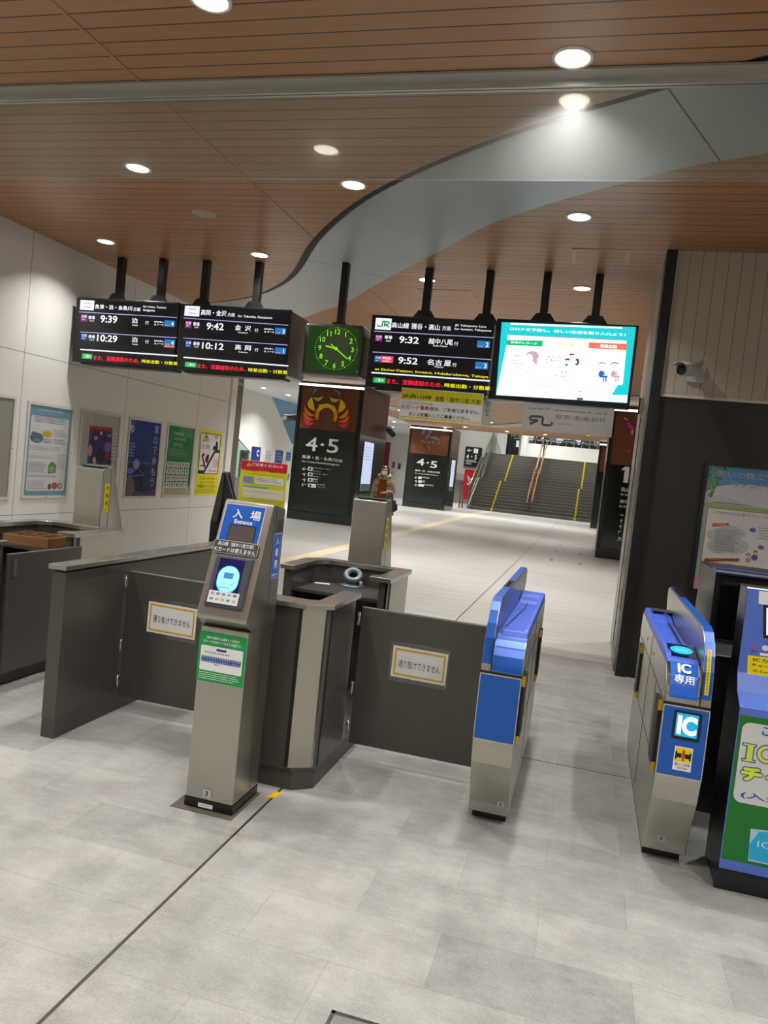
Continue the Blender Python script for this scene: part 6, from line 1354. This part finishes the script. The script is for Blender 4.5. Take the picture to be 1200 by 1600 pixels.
# hood round the neck
ring = [(X+.12*math.sin(a), Y+.01-.10*math.cos(a), 1.37+.03*(1-math.cos(a))-.02) for a in [2*math.pi*k/14 for k in range(14)]]
b = MB(); b.tube(ring+[ring[0]], .05, COAT, 10); b.build('hood', body)
hc = V((X+.004, Y-.03, 1.505))
def ellip(b, c, rx, ry, rz, mt, a0=0, a1=math.pi, seg=20, n=10, keep=None):
    g = [[V((c[0]+rx*math.sin(p_)*math.cos(t_), c[1]+ry*math.sin(p_)*math.sin(t_), c[2]+rz*math.cos(p_))) for t_ in [2*math.pi*k/seg for k in range(seg)]] for p_ in [a0+(a1-a0)*j/n+1e-4 for j in range(n+1)]]
    for r0, r1 in zip(g, g[1:]):
        for k in range(seg):
            q = [r0[k], r0[(k+1) % seg], r1[(k+1) % seg], r1[k]]
            if keep is None or keep(sum(q, V())/4): b.add(q, [(0, 1, 2, 3)], mt, True)
b = MB(); ellip(b, (hc.x, hc.y+.012, hc.z+.008), .094, .116, .114, HAIR, keep=lambda q: not (q.y < hc.y-.035 and q.z < hc.z+.066 and abs(q.x-hc.x) < .07))
ellip(b, (hc.x, hc.y+.012, hc.z-.04), .099, .105, .125, HAIR, keep=lambda q: q.y > hc.y or abs(q.x-hc.x) > .074); b.build('hair', body, solid=False, weld=True)
b = MB(); ellip(b, (hc.x, hc.y-.02, hc.z-.040), .078, .104, .066, MASK, keep=lambda q: q.y < hc.y-.03); b.build('mask', body, solid=False, weld=True)
b = MB()
for s_ in (-1, 1):
    ellip(b, (hc.x+s_*.03, hc.y-.098, hc.z+.014), .013, .008, .006, ink('f0ece6'), seg=10, n=6); ellip(b, (hc.x+s_*.03, hc.y-.105, hc.z+.014), .006, .004, .006, BLACKM, seg=8, n=5)
    ellip(b, (hc.x+s_*.031, hc.y-.098, hc.z+.036), .017, .006, .003, HAIR, seg=8, n=4)
b.build('eyes', body, solid=False, weld=True)
# hands
def hand_(wr, d, up, side):
    wr = V(wr); d = V(d).normalized(); up = V(up).normalized(); sd = d.cross(up).normalized()*side
    vv = [wr, wr+d*.05, wr+d*.085]; ee = [(0, 1), (1, 2)]; rr = [.024, (.03, .018), (.032, .016)]
    for k, (off, L_) in enumerate(((-.026, .055), (-.009, .066), (.009, .062), (.025, .05))):
        i = len(vv); base = wr+d*.08+sd*off; vv += [base, base+d*L_*.5-up*.006, base+d*L_*.85-up*.03]; ee += [(2, i), (i, i+1), (i+1, i+2)]; rr += [.010, .009, .0075]
    i = len(vv); vv += [wr+d*.03-sd*.03-up*.005, wr+d*.065-sd*.045-up*.02]; ee += [(1, i), (i, i+1)]; rr += [.012, .009]
    skin_mesh('hand', vv, ee, rr, SKN, body, 1)
hand_((X+.12, Y-.18, 1.03), (-1, -.35, -.05), (0, -.4, 1), 1); hand_((X-.22, Y-.10, .83), (.05, -.25, -1), (-1, 0, 0), 1)
for x_, y_, dy in ((X-.10, Y-.2, 0), (X+.10, Y+.16, 0)):
    b = MB(); ellip(b, (x_, y_-.02, .045), .048, .125, .05, BLACKM); b.box(x_-.04, x_+.04, y_-.12, y_+.09, 0, .02, BLACKM); b.build('shoe', body)
# bag on the forearm
t = thing('handbag', 'black handbag hanging from the walking person\'s arm', 'bag', (X+.27, Y-.12, .58))
b = MB(); b.prism([(X+.12, .62), (X+.36, .62), (X+.345, .88), (X+.135, .88)], 1, Y-.20, Y-.08, BAG); b.build('bag_body', t, bevel=.02)
b = MB(); b.prism([(X+.34, .66), (X+.40, .66), (X+.39, .80), (X+.34, .80)], 1, Y-.18, Y-.1, BAG); b.build('side_pocket', t, bevel=.01)
for yy in (Y-.17, Y-.11):
    b = MB(); b.tube([(X+.17, yy, .87), (X+.18, yy, .98), (X+.215, yy, 1.05), (X+.25, yy, .98), (X+.27, yy, .87)], .008, BAG, 8); b.build('handle', t)
bpy.data.objects.remove(_to)
